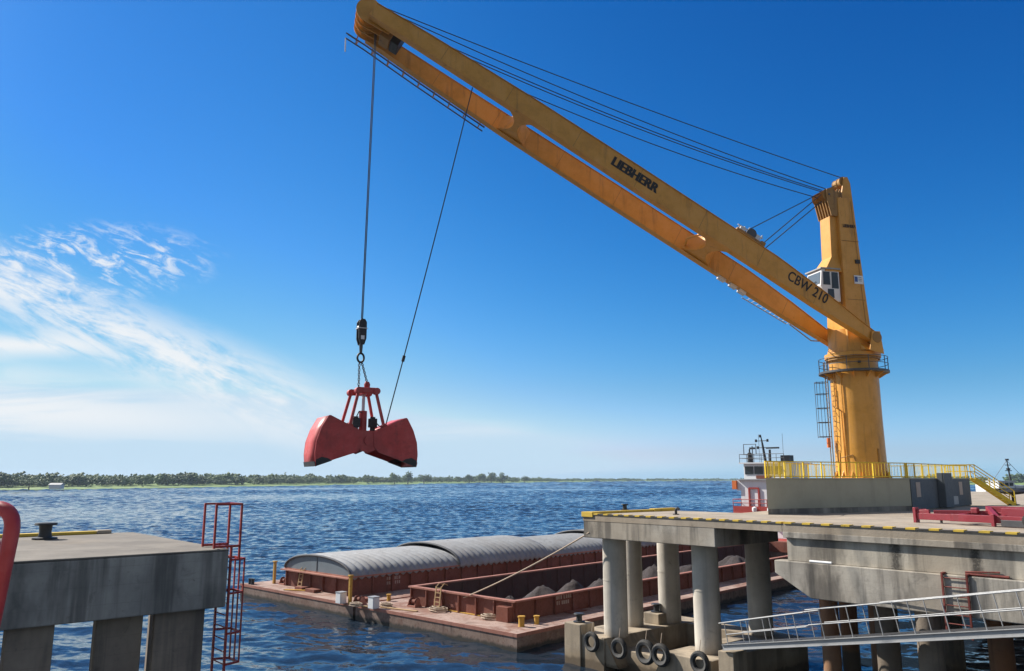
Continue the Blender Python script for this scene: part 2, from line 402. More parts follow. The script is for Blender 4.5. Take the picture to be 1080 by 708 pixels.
mb = MB(); ubox(mb, u0-.15, u0+1.0, v0-.1, v0+.95, -.4, 1.95); mb.build('bollard_block', M['raft'], plat, bevel=.04)
q = G(690, 648, 1.95); qu, qv = (q-A0).dot(U), (q-A0).dot(V)
mb = MB(); ubox(mb, qu-.5, qu+.55, qv-.3, qv+.7, ZB-.02, 2.05); mb.build('bollard_block', M['raft'], plat, bevel=.04)

# bollards --------------------------------------------------------
def bollard(loc, label, s=1.0, name='mooring_bollard'):
    t = thing(name, label, 'bollard', loc, 'black iron mooring bollards')
    l = Vector(loc)
    MB().lathe(l+Z*.0, [(.34*s,0),(.34*s,.05*s),(.2*s,.07*s)], 24).build('base_plate', M['black'], t)
    MB().lathe(l+Z*.065*s, [(.19*s,0),(.165*s,.15*s),(.18*s,.33*s),(.185*s,.35*s)], 24).build('post', M['black'], t)
    MB().lathe(l+Z*.413*s, [(.30*s,0),(.31*s,.03*s),(.29*s,.07*s),(.1*s,.085*s)], 24).build('cap', M['black'], t)
    return t
bollard(G(47,569,ZD)+Z*.004, 'black iron bollard on the left jetty deck near its yellow edge', 1.0)
bollard(G(659,538.2,ZD)+Z*.004, 'black iron bollard on top of the mooring platform deck', .72)
bollard(D(u0+.42, v0+.42, 1.953), 'black bollard low on the footing corner block above the leftmost tyre', .9)
bollard(D(qu, qv+.2, 2.053), 'black bollard low on the footing block between the round columns', .9)
# small deck fittings
p = G(713,543,ZD)
t = thing('deck_hook', 'small black hook standing on the mooring platform deck edge', 'hook', p)
MB().tube([p, p+Z*.25, p+Z*.33+U*.12, p+Z*.27+U*.2], .07, 8).build('hook', M['black'], t)
MB().lathe(p+Z*.004, [(.16,0),(.16,.04)], 12).build('base_plate', M['black'], t)

# tyres -----------------------------------------------------------
def tyre_proto(loc, label, scale=1., lean=0):
    t = thing('tyre_fender', label, 'tyre', loc, 'tyre fenders hanging on the platform footing')
    l = Vector(loc); nrm = -V; R0, r0 = .37*scale, .12*scale
    x = U; y = Z
    rows, rows2 = [], []
    N, Mn = 28, 12
    vs = []; fs = []; ms = []
    for i in range(N):
        a = 2*math.pi*i/N; rd = x*math.cos(a)+y*math.sin(a)
        for j in range(Mn):
            b = 2*math.pi*j/Mn
            vs.append(l + rd*(R0 + r0*math.cos(b)) + nrm*(r0*1.05*math.sin(b)))
    for i in range(N):
        for j in range(Mn):
            fs.append((i*Mn+j, ((i+1)%N)*Mn+j, ((i+1)%N)*Mn+(j+1)%Mn, i*Mn+(j+1)%Mn))
    mb = MB().add(vs, fs, 0, True); mb.build('tyre', M['rubber'], t, autosmooth=False)
    # worn pale side wall ring
    rg = MB(); vs = []
    for i in range(N):
        a = 2*math.pi*i/N; rd = x*math.cos(a)+y*math.sin(a)
        vs += [l+rd*(R0-.075*scale)+nrm*r0*.90, l+rd*(R0+.02*scale)+nrm*(r0*1.05+.012)]
    rg.add(vs, [(2*i, 2*((i+1)%N), 2*((i+1)%N)+1, 2*i+1) for i in range(N)], 0, True)
    rg.build('side_wall', M['tread'], t)
    MB().tube([l+Z*(R0-.02), l+Z*(R0+.25)-nrm*.05, l+Z*(R0+.55)-nrm*.12], .018, 6).build('hanging_rope', M['rope'], t)
    return t
for (px, py, z, lab, sc) in ((624,677,.62,'leftmost black tyre fender hung under the corner block bollard',1.0), (653,684,.62,'black tyre fender hung below the front left column',1.0),
                        (681,688,.62,'large pale walled tyre fender, middle one of the five',1.15), (697,691,.55,'dark tyre fender hung just right of the large pale one',1.05),
                        (738,699,.35,'rightmost tyre fender hung below the nearest column',1.0)):
    d = ray(px, py); vv = v0-.14 if px < 690 else v0-.17
    if px < 640: vv = v0-.24
    # intersect with plane v = vv
    o = Vector((0,0,H)); tt = (vv - (o-A0).dot(V)) / d.dot(V)
    tyre_proto(o + d*tt, lab, sc)

# gangway ---------------------------------------------------------
gw = thing('gangway', 'grey metal gangway with open handrails rising from the platform footing to the wharf', 'gangway', D(8.4,.3,1.3))
g0 = D(8.3,.35,2.17); g1 = D(24.0,-1.75,5.42)
gd = (g1-g0).normalized(); gs = Vector((-gd.y, gd.x, 0)).normalized()
if gs.dot(V) < 0: gs = -gs
gu = gs.cross(gd)
if gu.z < 0: gu = -gu
GLn = (g1-g0).length
def gp(s, w, h): return g0 + gd*s + gs*w + gu*h
for w in (-.5, .5):
    mb = MB().bar(gp(0,w,.02), gp(GLn,w,.02), .08, .20, gu); mb.bar(gp(0,w-.03,.125), gp(GLn,w-.03,.125), .14, .02, gu); mb.bar(gp(0,w-.03,-.085), gp(GLn,w-.03,-.085), .14, .02, gu)
    mb.build('side_beam', M['galv'], gw)
mb = MB(); ubox(mb, 7.95, 8.7, -.15, .85, 1.0, 2.02); mb.build('landing_block', M['raft'], gw, bevel=.02)
mb = MB().bar(gp(0,0,.145), gp(GLn,0,.145), .86, .03, gu); mb.build('walkway', M['steel'], gw)
for w in (-.5, .5):
    s_split = 4.4
    mb = MB()
    mb.tube([gp(0,w,.98), gp(s_split,w,1.12), ], .028, 8); 
    mb.tube([gp(s_split+.1,w,1.2), gp(GLn,w,1.2)], .026, 8)
    mb.tube([gp(.3,w,.52), gp(s_split,w,.6)], .02, 8); mb.tube([gp(s_split+.1,w,.66), gp(GLn,w,.66)], .022, 8)
    mb.build('handrail', M['galv'] , gw)
    s = .3
    while s < GLn:
        hh = 1.2 if s > s_split else .98+.14*s/s_split
        mb = MB().tube([gp(s,w,.13), gp(s,w,hh)], .019, 8); mb.build('post', M['galv'], gw)
        s += 1.2
# white plastic tube and rusty ladder on the ledge
p = D(13.0,.02,ZD-1.453)
t = MB().tube([D(12.3,.03,ZD-1.40), D(13.2,.03,ZD-1.40)], .05, 10).build('plastic_pipe', M['white']); tag(t, 'short white pipe lying on the concrete ledge under the wharf deck', 'pipe')
def on_v(px, py, vv):
    d = ray(px, py); o = Vector((0,0,H)); return o + d*((vv-(o-A0).dot(V))/d.dot(V))
la = on_v(993,604,-.12); lb = on_v(1019,604,-.12)
lad = thing('rusty_ladder', 'rusty red ladder hanging on the ledge beam behind the gangway', 'ladder', Vector((la.x,la.y,3.6)))
for q in (la, lb):
    mb = MB().bar(Vector((q.x,q.y,3.9)), Vector((q.x,q.y,ZD-1.40)), .07, .06, U)
    mb.bar(Vector((q.x,q.y,ZD-1.41)), Vector((q.x,q.y,ZD-1.41))+V*.3, .08, .06)
    mb.build('side_rail', M['rust_red'], lad)
for i in range(7):
    z = 4.05+i*.3
    MB().tube([Vector((la.x,la.y,z)), Vector((lb.x,lb.y,z))], .02, 6).build('rung', M['rust_red'], lad)
a, b_ = on_v(1018,602,.08), on_v(1064,604,.08)
mb = MB().tube([Vector((a.x,a.y,ZD-1.39)), Vector((b_.x,b_.y,ZD-1.39))], .045, 8)
mb.tube([Vector((a.x,a.y,ZD-1.33)), Vector((a.x,a.y,ZD-1.33))+(b_-a)*.8+Z*.03], .03, 8)
tag(mb.build('rusty_pipe', M['rust_red']), 'rusty red pipe lying along the ledge beside the rusty ladder', 'pipe')

# ================================================================== left jetty
jet = thing('concrete_jetty', 'near concrete jetty on square piers at the left, with a yellow back edge', 'jetty', G(150,600,ZD)-Z*ZD)
K1 = G(242,579,ZD)
PJ = -V; QJ = -U
def J(p, q, z): return Vector((K1.x,K1.y,0)) + PJ*p + QJ*q + Z*z
def jbox(mb, p0, p1, q0, q1, z0, z1):
    c = J((p0+p1)/2,(q0+q1)/2,(z0+z1)/2); return mb.box(c, PJ*(p1-p0)/2, QJ*(q1-q0)/2, Z*(z1-z0)/2)
mb = MB(); jbox(mb, 0, 14, 0, 8.6, ZD-.05, ZD); mb.build('deck_slab', M['jetty_deck'], jet, bevel=.03)
mb = MB(); jbox(mb, .003, 14, .004, 1.3, ZD-1.45, ZD-.052); mb.build('front_beam', M['jetty'], jet, bevel=.03)
mb = MB(); jbox(mb, .004, 1.3, 1.303, 8.55, ZD-1.45, ZD-.052); mb.build('side_beam', M['jetty'], jet, bevel=.03)
mb = MB(); jbox(mb, 1.303, 14, 7.2, 8.5, ZD-1.45, ZD-.052); mb.build('back_beam', M['jetty'], jet, bevel=.03)
mb = MB(); jbox(mb, 1.2, 14, 8.3, 8.62, ZD+.003, ZD+.10); mb.build('yellow_kerb', M['edge_yellow'], jet, bevel=.02)
mb = MB(); jbox(mb, .75, 1.19, 8.28, 8.63, ZD+.003, ZD+.12); mb.build('kerb_end', M['deck'], jet, bevel=.03)
def pier(px, q, wp, wq, sa):
    d = ray(px, 650); o = Vector((0,0,H)); tt = (q-(o-Vector((K1.x,K1.y,0))).dot(QJ))/d.dot(QJ); x = o+d*tt
    pc = (x-Vector((K1.x,K1.y,0))).dot(PJ)
    sk = Vector((math.sin(R(sa)), math.cos(R(sa)), 0))*wq; pa, pb = J(pc-wp/2,q,0), J(pc+wp/2,q,0)   # skewed wall piers
    mb = MB().prism([xy(pa), xy(pb), xy(pb+sk), xy(pa+sk)], -1.5, ZD-1.452); mb.build('pier', M['pier'], jet, bevel=.03)
pier(190, .25, 1.22, .8, -27); pier(127, .5, 1.06, .8, -31.5); pier(34, .25, .95, .7, -36)
pier(178, 7.3, 1.2, .9, -27)

# red cage ladder on the jetty end
cl = thing('cage_ladder', 'red cage ladder with square hand loops on the corner of the near jetty', 'ladder', J(-.1,.5,0))
SQ = (.18, 1.0)
for q in SQ:
    mb = MB()
    mb.bar(J(-.12,q,-.5), J(-.12,q,ZD+.08), .07, .05, PJ)
    mb.build('side_rail', M['red_rail'], cl)
    mb = MB()
    for pp in (.34, -.34):
        mb.bar(J(pp,q,ZD+.01), J(pp,q,ZD+1.12), .05, .05, PJ)
    mb.bar(J(-.36,q,ZD+1.13), J(.36,q,ZD+1.13), .05, .05); mb.bar(J(-.36,q,ZD+.05), J(.36,q,ZD+.05), .05, .06)
    mb.build('hand_loop', M['red_rail'], cl)
    mb = MB(); mb.bar(J(-.34,q,ZD-.32), J(-.34,q,ZD+.03), .05, .05, PJ); mb.build('loop_leg', M['red_rail'], cl)
MB().bar(J(-.34,SQ[0],ZD+1.135), J(-.34,SQ[1],ZD+1.135), .045, .045).build('top_bar', M['red_rail'], cl)
for i in range(26):
    z = -.3+i*.3
    if z > ZD: break
    MB().tube([J(-.12,SQ[0],z), J(-.12,SQ[1],z)], .016, 6).build('rung', M['red_rail'], cl)
for z in (ZD-.30, ZD-1.15, ZD-2.15, ZD-2.9):
    mb = MB(); x = -.52
    mb.bar(J(-.12,SQ[0]-.02,z), J(x,SQ[0]+.1,z), .05, .05); mb.bar(J(x,SQ[0]+.08,z), J(x,SQ[1]-.08,z), .05, .05); mb.bar(J(x,SQ[1]-.1,z), J(-.12,SQ[1]+.02,z), .05, .05)
    mb.build('cage_hoop', M['red_rail'], cl)
for q in (SQ[0]+.1, SQ[1]-.1, (SQ[0]+SQ[1])/2):
    MB().bar(J(-.54,q,ZD-2.92), J(-.54,q,ZD-.27), .05, .03, PJ).build('cage_bar', M['red_rail'], cl)

# quay under the photographer and red pipe railing
mb = MB().box((0,-3,ZD-.6), (7,0,0), (0,6.3,0), (0,0,.6)); tag(mb.build('shore_quay', M['deck']), None, None, kind='structure')
rp = thing('pipe_railing', 'thick red pipe railing bent down at the near left edge', 'railing', (-2.2,3.1,ZD))
def bend(a, c, b, r, n=8):
    a, b, c = Vector(a), Vector(b), Vector(c); u1 = (a-c).normalized(); u2 = (b-c).normalized()
    p0, p1 = c+u1*r, c+u2*r
    return [p0.lerp(c, t).lerp(c.lerp(p1, t), t) for t in [i/n for i in range(n+1)]]
yc = 3.2
m1_, m2_ = Yd(14,553,yc), Yd(-7.5,655,yc-.02)
dn = (m2_-m1_)/(m2_.z-m1_.z)
c = m1_ + dn*(Yd(12,536,yc).z-m1_.z); lowp = m1_ + dn*(ZD+.02-m1_.z); left = c + Vector((-1.6,.3,.0))
path = [left] + bend(left, c, lowp, .10) + [lowp]
MB().tube(path, .029, 24).build('pipe', M['red_pipe'], rp)
c2 = c + Vector((-.075,.03,-.085)); low2 = lowp + Vector((-.065,.03,0)); left2 = left + Vector((0,.03,-.085))
MB().tube([left2]+bend(left2,c2,low2,.10)+[low2], .017, 20).build('pipe', M['red_pipe'], rp)
MB().tube([left-Vector((0,0,0)), Vector((left.x,left.y,ZD))], .045, 16).build('end_post', M['red_pipe'], rp)
MB().lathe(Vector((lowp.x,lowp.y,ZD)), [(.1,0),(.1,.02)], 16).build('base_plate', M['red_pipe'], rp)
# ================================================================== crane
cr = thing('harbour_crane', 'tall yellow harbour crane with a long twin girder boom', 'crane', K(0,0,0))
Y_ = M['crane']
# pedestal
mb = MB().lathe(K(0,0,-.02), [(1.62,0),(1.62,.08),(1.42,.10),(1.40,.6),(1.36,3.5),(1.36,6.9),(1.40,6.95),(1.40,7.1)], 48)
mb.build('pedestal', Y_, cr)
mb = MB()
for i in range(16):
    a = 2*math.pi*i/16; rd = Vector((math.cos(a),math.sin(a),0))
    mb.extrude([K(0,0,.06)+rd*1.38, K(0,0,.06)+rd*1.6, K(0,0,.5)+rd*1.38], Vector((-rd.y,rd.x,0))*.03)
mb.build('base_gusset', Y_, cr)
MB().lathe(K(0,0,7.1), [(1.50,0),(1.58,.02),(1.58,.28),(1.5,.30)], 48).build('turntable_ring', Y_, cr)
MB().lathe(K(0,0,6.98), [(1.52,0),(1.52,.1)], 48).build('bearing_shadow_gap', M['crane_dark'], cr)
MB().lathe(K(0,0,7.42), [(1.4,0),(1.36,.25),(1.25,.8),(1.2,1.4)], 40).build('slewing_drum', Y_, cr)
# tower box: tapered, slightly deeper than wide
def loft(mb, secs, mi=0):   # secs: list of 4-point sections
    n = len(secs[0]); vs = [p for s in secs for p in s]
    fs = [(i*n+k, i*n+(k+1)%n, (i+1)*n+(k+1)%n, (i+1)*n+k) for i in range(len(secs)-1) for k in range(n)]
    fs += [tuple(range(n))[::-1], tuple((len(secs)-1)*n+k for k in range(n))]
    return mb.add(vs, fs, mi)
def tsec(z, b0, b1, n, ch=.22):
    # octagon-ish section: chamfered rear corners
    return [K(b1,-n,z), K(b0+ch,-n,z), K(b0,-n+ch,z), K(b0,n-ch,z), K(b0+ch*.8,n,z), K(b1,n,z)][::-1]
mb = MB(); loft(mb, [tsec(7.5,-.92,.95,.95), tsec(8.6,-.88,.95,.93), tsec(13,-.70,.78,.78), tsec(17.1,-.56,.70,.66)]); mb.build('tower', Y_, cr, bevel=.02)
tower = cr.children[-1]
# fix normals are consistent: rely on recalculation below
mb = MB(); h = .47
loft(mb, [[K(.6,-h-.25,12.3),K(2.05,-h-.1,12.3),K(2.05,h+.3,12.3),K(.6,h+.25,12.3)][::-1], [K(.6,-h,13.3),K(1.30,-h,13.3),K(1.30,h,13.3),K(.6,h,13.3)][::-1], [K(.6,-h,15.9),K(1.22,-h,15.9),K(1.22,h,15.9),K(.6,h,15.9)][::-1]])
mb.build('front_housing', Y_, cr, bevel=.02)
# seams and plates on the shaded flank
mb = MB()
for z in (10.6, 14.3):
    n = .95-(z-7.5)*.0305+.012
    mb.bar(K(-.55,n,z), K(.72,n,z), .012, .03)
mb.bar(K(-.42,.955,8.2), K(-.22,.70,16.9), .03, .012, ND)
mb.build('weld_seam', M['crane_dark'], tower)
n = .84
mb = MB(); mb.box(K(-.18,n+.03,11.85), BD*.31, Z*.26, ND*.012); sg = mb.build('sign_plate', M['white'], cr)
MB().box(K(.0,n+.047,11.87), BD*.10, Z*.16, ND*.006).build('sign_emblem', M['blue'], sg)
mb = MB()
for z in (11.98, 11.88, 11.78): mb.box(K(-.27,n+.046,z), BD*.11, Z*.015, ND*.004)
mb.build('sign_print', M['steel'], sg)
MB().box(K(-.25,.80,13.0), BD*.15, Z*.12, ND*.06).build('vent', M['black'], cr)
text('lettering', 'LIEBHERR', .27, K(.08,.745,15.25), -BD, Z, M['ink'], tower, bold=.008, sx=.78)
# head: peak plates and sheaves
mb = MB()
for n in (-.42, .42):
    mb.extrude([K(-.55,n-.04,17.1),K(.30,n-.04,17.1),K(.12,n-.04,17.8),K(-.05,n-.04,18.55),K(-.30,n-.04,18.6),K(-.48,n-.04,18.2)], ND*.08)
mb.build('peak_plate', Y_, cr)
MB().lathe(K(-.1,-.36,18.3), [(.34,0),(.30,.06),(.30,.30),(.34,.36),(.34,.40),(.30,.44),(.30,.66),(.34,.72)], 24, ND).build('peak_sheave', M['crane_dark'], cr)
mb = MB().bar(K(-.56,.36,17.15), K(-.44,.36,18.2), .06, .05, ND); mb.bar(K(-.56,.1,17.15), K(-.44,.1,18.2), .06, .05, ND); mb.build('peak_ladder', M['white'], cr)
hd = MB()
for i, n in enumerate((-.6,-.36,-.12,.12,.36,.6)):
    hd.extrude([K(.6,n-.03,17.3),K(1.0,n-.03,17.75),K(1.4,n-.03,17.6),K(1.48,n-.03,17.2),K(1.2,n-.03,15.9),K(.75,n-.03,15.9)], ND*.06)
hd.build('sheave_bracket', M['crane_dark'], cr)
for n in (-.48,-.24,0,.24,.48):
    MB().lathe(K(1.25,n-.05,17.25), [(.40,0),(.34,.04),(.34,.06),(.40,.1)], 20, ND).build('sheave', M['crane_dark'], cr)
MB().tube([K(1.25,-.66,17.25),K(1.25,.66,17.25)], .07, 10).build('sheave_axle', M['steel'], cr)
mb = MB()
for i in range(7): mb.tube([K(.7-.16*i*.4,.55-.1*(i%2),17.15), K(.66-.16*i*.4,.5,17.5+.1*(i%3))], .05, 6)
mb.build('hose_bundle', M['crane_dark'], cr)
# operator cab
cab = MB()
c0 = [(1.62,-.68),(1.62,.92),(2.38,.92),(2.38,-.68)]
loft(cab, [[K(1.05,-.62,10.45),K(1.05,.70,10.45),K(2.0,.70,10.45),K(2.0,-.62,10.45)], [K(1.05,-.68,11.4),K(1.05,.70,11.4),K(2.38,.70,11.4),K(2.38,-.68,11.4)], [K(1.05,-.68,12.42),K(1.05,.70,12.42),K(2.25,.70,12.42),K(2.25,-.68,12.42)]])
cb = cab.build('cab', M['white'], cr, bevel=.03)
mb = MB()
def quad_on(mb, p00, p10, p11, p01, out): mb.extrude([p00,p10,p11,p01], out)
fo = BD*.025
quad_on(mb, K(2.365,-.58,11.52), K(2.365,.60,11.52), K(2.27,.60,12.25), K(2.27,-.58,12.25), fo); w1 = mb.build('front_window', M['cabglass'], cb)
mb = MB(); quad_on(mb, K(2.08,-.5,10.65), K(2.08,.58,10.65), K(2.36,.60,11.3), K(2.36,-.56,11.3), fo); mb.build('foot_window', M['cabglass'], cb)
for (b0,b1,z0,z1) in ((1.15,1.62,11.25,12.25),(1.72,2.2,11.45,12.25),(1.5,1.95,10.65,11.2)):
    mb = MB(); quad_on(mb, K(b0,.70,z0), K(b1,.70,z0), K(b1-.04,.70,z1), K(b0,.70,z1), ND*.02); mb.build('side_window', M['glass'], cb)
mb = MB(); kbox(mb, .98, 2.36, -.76, .78, 12.422, 12.50); mb.build('roof', M['galv'], cb)
mb = MB(); kbox(mb, .7, 1.9, -.5, .6, 10.25, 10.445); mb.build('cab_bracket', M['crane_dark'], cr)
mb = MB().tube([K(2.40,-.2,11.6),K(2.42,.3,11.7)], .02, 6); mb.build('wiper', M['black'], cb)

# boom -------------------------------------------------------------
PIV = K(-.40, 0, 8.42); TIPz = 24.6 - (8.42) + 8.42
tipc = T0 + BD*(29.75-.40) + Z*(H+24.6)
AX = (tipc-PIV); BL = AX.length; AX.normalize(); HX = AX.cross(ND)
if HX.z < 0: HX = -HX
def Bm(t, n, h): return PIV + AX*t + ND*n + HX*h
stn = [(0,.55,1.52),(.04,.70,1.52),(.12,1.05,1.54),(.22,1.26,1.55),(.5,1.28,1.52),(.72,1.16,1.50),(.9,.95,1.36),(1.0,.78,1.22)]
hoff = lambda f: .28*max(0,(.22-f))/.22*-1 if f < .22 else 0
def at_f(f):
    for (a, d0, s0), (b, d1, s1) in zip(stn, stn[1:]):
        if a <= f <= b:
            w = (f-a)/(b-a); return d0+(d1-d0)*w, s0+(s1-s0)*w
    return stn[-1][1:]
W = .40
girders = []
for sgn in (1, -1):
    mb = MB(); secs = []
    for i in range(41):
        f = i/40; d, s = at_f(f); t = f*BL
        o = hoff(f)
        n0, n1 = sgn*s-W/2, sgn*s+W/2
        secs.append([Bm(t,n0,o-d/2), Bm(t,n0,o+d/2), Bm(t,n1,o+d/2), Bm(t,n1,o-d/2)][::-1])
    loft(mb, secs)
    mb.m = [0]*len(mb.f)
    girders.append(mb.build('boom_girder', Y_, cr, bevel=.02))
    # flange lips along top and bottom edges
    fl = MB()
    for i in range(40):
        f0, f1 = i/40, (i+1)/40
        (d0,s0),(d1,s1) = at_f(f0), at_f(f1)
        for up in (1,-1):
            fl.bar(Bm(f0*BL,sgn*s0,hoff(f0)+up*(d0/2+.014)), Bm(f1*BL,sgn*s1,hoff(f1)+up*(d1/2+.014)), W+.10, .024, HX)
    fl.build('girder_flange', Y_, girders[-1])
    MB().lathe(Bm(-.05,sgn*1.52-.36,-.28), [(.30,0),(.34,.04),(.34,.68),(.30,.72)], 24, ND).build('pivot_pin', M['crane_dark'], cr)
    lug = MB()
    for e in (-.34,.30): lug.extrude([Bm(-.1,sgn*1.52+e-.02,-.28)+q for q in (Z*.38-BD*.2, Z*.38+BD*.35, Z*-.75+BD*.6, Z*-.95-BD*.35)], ND*.05)
    lug.build('pivot_lug', Y_, cr)
near, far = girders
for gi, sgn in ((near,1),(far,-1)):       # butt welds between the plates of the webs
    for f in (.13,.25,.37,.50,.62,.75,.87):
        d, s = at_f(f)
        MB().bar(Bm(f*BL, sgn*s+W/2+.002, hoff(f)-d/2+.02), Bm(f*BL, sgn*s+W/2+.002, hoff(f)+d/2-.02), .022, .010, ND).build('weld_seam', M['crane_dark'], gi)
# saddle carrying the pivots
mb = MB(); 
loft(mb, [[K(-.85,-1.75,7.42),K(-.85,1.75,7.42),K(.45,1.75,7.42),K(.45,-1.75,7.42)], [K(-.75,-1.12,8.0),K(-.75,1.12,8.0),K(.4,1.12,8.0),K(.4,-1.12,8.0)]]); mb.build('pivot_saddle', Y_, cr, bevel=.02)
def cross_plate(f, ln, d=.7):
    t = f*BL; dd, s = at_f(f); g = .004
    i = s-W/2-g
    # plan outline with concave rounded ends, lying at mid depth
    mb = MB(); pts = []
    L2 = ln/2; r = i*.75
    side = []
    for k in range(9):
        a = math.pi/2*k/8; side.append((L2 + r*(1-math.cos(math.pi/2-a)), i - r*math.cos(math.pi/2 - a) if False else i - r*(1-math.sin(0))*0))
    outline = []
    # right end curve from +i to -i, bowed inwards
    for k in range(17):
        n = i - 2*i*k/16; outline.append((t + L2 + .75*(abs(n)/i)**2.2, n))
    for k in range(17):
        n = -i + 2*i*k/16; outline.append((t - L2 - .75*(abs(n)/i)**2.2, n))
    mb.extrude([Bm(a,n,-dd/2+.06) for a,n in outline], HX*(d if d else dd-.12))
    return mb.build('cross_plate', Y_, cr, bevel=.015)
cross_plate(.325, .5, 1.05); cross_plate(.715, .35, .95)
mb = MB()
dd,s = at_f(.345); 
mb.tube([Bm(.345*BL+.2,-s+.3,-.3),Bm(.365*BL,0,-.55)], .07, 8); mb.tube([Bm(.365*BL,0,-.55),Bm(.345*BL+.2,s-.3,-.3)], .07, 8); mb.build('brace', Y_, cr)
# text on near girder
d, s = at_f(.42)
text('lettering', 'LIEBHERR', .78, Bm(17.2, 1.515+W/2+.012, .02), -AX, HX+AX*-.12, M['ink'], near, bold=.014, sx=.90, heavy=(.03,-.03,.055))
text('lettering', 'CBW 210', .86, Bm(5.1, 1.545+W/2+.012, .02), -AX, HX, M['ink'], near, bold=.006, sx=.80, heavy=(.014,))
# head of the boom
mb = MB(); 
for n in (-.9,-.3,.3,.9):
    pts = [Bm(BL-1.3,n-.03,-.5), Bm(BL-1.3,n-.03,.4)] + [Bm(BL+.25+.70*math.sin(math.pi*k/12),n-.03,.1+.70*math.cos(math.pi*k/12)) for k in range(13)]
    mb.extrude(pts, ND*.06)
mb.build('head_plate', Y_, cr)
for n in (-.74,-.46,-.12,.12,.46,.74):
    MB().lathe(Bm(BL+.12,n-.06,.0), [(.60,0),(.52,.04),(.52,.08),(.60,.12)], 28, ND).build('head_sheave', M['crane'], cr)
MB().tube([Bm(BL-.15,-1.2,.0),Bm(BL-.15,1.2,.0)], .14, 12).build('head_axle', M['crane_dark'], cr)
mb = MB().box(Bm(BL-1.7,0,-.05), AX*.25, ND*.52, HX*.5); mb.build('head_machinery', M['black'], cr, bevel=.04)
mb = MB().box(Bm(BL-1.15,.1,-.35), AX*.3, ND*.5, HX*.28); mb.build('rope_guide', M['crane_dark'], cr, bevel=.04)
# catwalk below the far girder
mb = MB(); f0, f1 = .76, 1.035
def cw(f, e, h): 
    d, s = at_f(min(f,1)); return Bm(f*BL, -s-W/2-.40+e, -d/2-.06+h)
for e, h in ((-.3,0),(.25,0),(-.3,.28)):
    mb.tube([cw(f0+(f1-f0)*i/8, e, h) for i in range(9)], .04, 6)
mb.build('catwalk_rail', M['steel'], cr)
for i in range(9):
    f = f0+.01+(f1-f0-.03)*i/8
    mb = MB().bar(cw(f,-.32,-.02), cw(f,.3,-.02), .06, .05, HX); mb.bar(cw(f,.3,-.02), cw(f,.62,.32), .06, .05, HX); mb.bar(cw(f,-.3,0), cw(f,-.3,.3), .05, .05, AX)
    mb.build('catwalk_bracket', M['crane_dark'], cr)
e = cw(f1,-.3,0); MB().tube([e, e-Z*.85], .035, 6).build('weather_pole', M['white'], cr)
MB().tube([e-Z*.45, e-Z*.45+ND*.3], .025, 6).build('pole_arm', M['white'], cr)
# lower access ladder under the far girder foot
mb = MB()
for e in (-.3,.25):
    mb.tube([Bm(.10*BL,-1.55-W/2-.32+e,-.50), Bm(.2*BL,-1.55-W/2-.32+e,-.62)], .03, 6)
for i in range(10):
    f = .10+.01*i; mb.tube([Bm(f*BL,-1.55-W/2-.62,-.50-.12*i/10), Bm(f*BL,-1.55-W/2-.07,-.50-.12*i/10)], .02, 6)
mb.build('access_ladder', M['galv'], cr)
mb = MB()
for f, hh in ((.215,.12),(.235,.1),(.26,.1)):
    mb.box(Bm(f*BL,-1.55,-.74), AX*.25, ND*.16, HX*hh)
mb.build('lamp_box', M['silver'], cr, bevel=.02)
mb = MB().tube([Bm(.03*BL,-1.75,-.5), Bm(.05*BL,-1.8,-.85), Bm(.10*BL,-1.95,-.62)], .04, 8); mb.build('hydraulic_hose', M['galv'], cr)
# winch on the boom
d, s = at_f(.27)
wn = MB(); ft = .275*BL
wn.box(Bm(ft+.1,.75,1.05), AX*.9, ND*.5, HX*.12); wb = wn.build('winch_frame', M['crane_dark'], cr, bevel=.02)
MB().lathe(Bm(ft,.35,1.38), [(.3,0),(.3,.05),(.22,.06),(.22,.7),(.3,.72),(.3,.8)], 20, ND).build('winch_drum', M['steel'], wb)
mb = MB()
for k in range(6):
    mb.tube([Bm(ft+.9-.3*k,.9+.12*(k%2),1.05), Bm(ft+.8-.3*k,.95,1.5+.12*(k%3))], .04, 6)
mb.tube([Bm(ft+.95,.95,1.5), Bm(ft-.8,.95,1.6)], .035, 6); mb.box(Bm(ft+.6,.9,1.3), AX*.18, ND*.2, HX*.16); mb.box(Bm(ft-.35,.95,1.35), AX*.2, ND*.15, HX*.2)
mb.build('winch_valves', M['silver'], wb)
mb = MB().box(Bm(ft-.9,.8,1.02), AX*.15, ND*.3, HX*.35); mb.build('rope_anchor', M['crane_dark'], wb)
# ropes
def rope(name, a, b, r=.026, sag=0., parent=cr, mat='wire', n=24):
    a, b = Vector(a), Vector(b)
    return MB().tube([a.lerp(b, i/n) - Z*sag*4*(i/n)*(1-i/n) for i in range(n+1)], r, 6, cap=False).build(name, M[mat], parent)
rope('luffing_rope', Bm(BL,.62,.85), K(-.1,.2,18.62), sag=.25)
rope('luffing_rope', Bm(BL,.55,.80), K(1.3,.40,17.68), sag=.45)
rope('luffing_rope', Bm(BL,.30,.55), K(1.45,.24,17.62), sag=.55)
rope('luffing_rope', Bm(BL,.12,.50), K(1.5,.20,17.55), sag=.60)
rope('luffing_rope', Bm(BL-1,.05,.2), K(1.6,.0,17.2), sag=.7)
rope('hoist_winch_rope', Bm(ft+.3,.7,1.45), K(-.1,-.1,18.35), r=.03)
rope('hoist_winch_rope', Bm(ft-.9,.85,1.2), K(1.6,.3,17.3), r=.03)
rope('hoist_winch_rope', Bm(ft-1.1,1.15,1.0), K(1.7,.45,16.8), r=.03)
rope('hoist_winch_rope', Bm(ft+.9,.75,1.2), Bm(BL,.2,.9), r=.022)
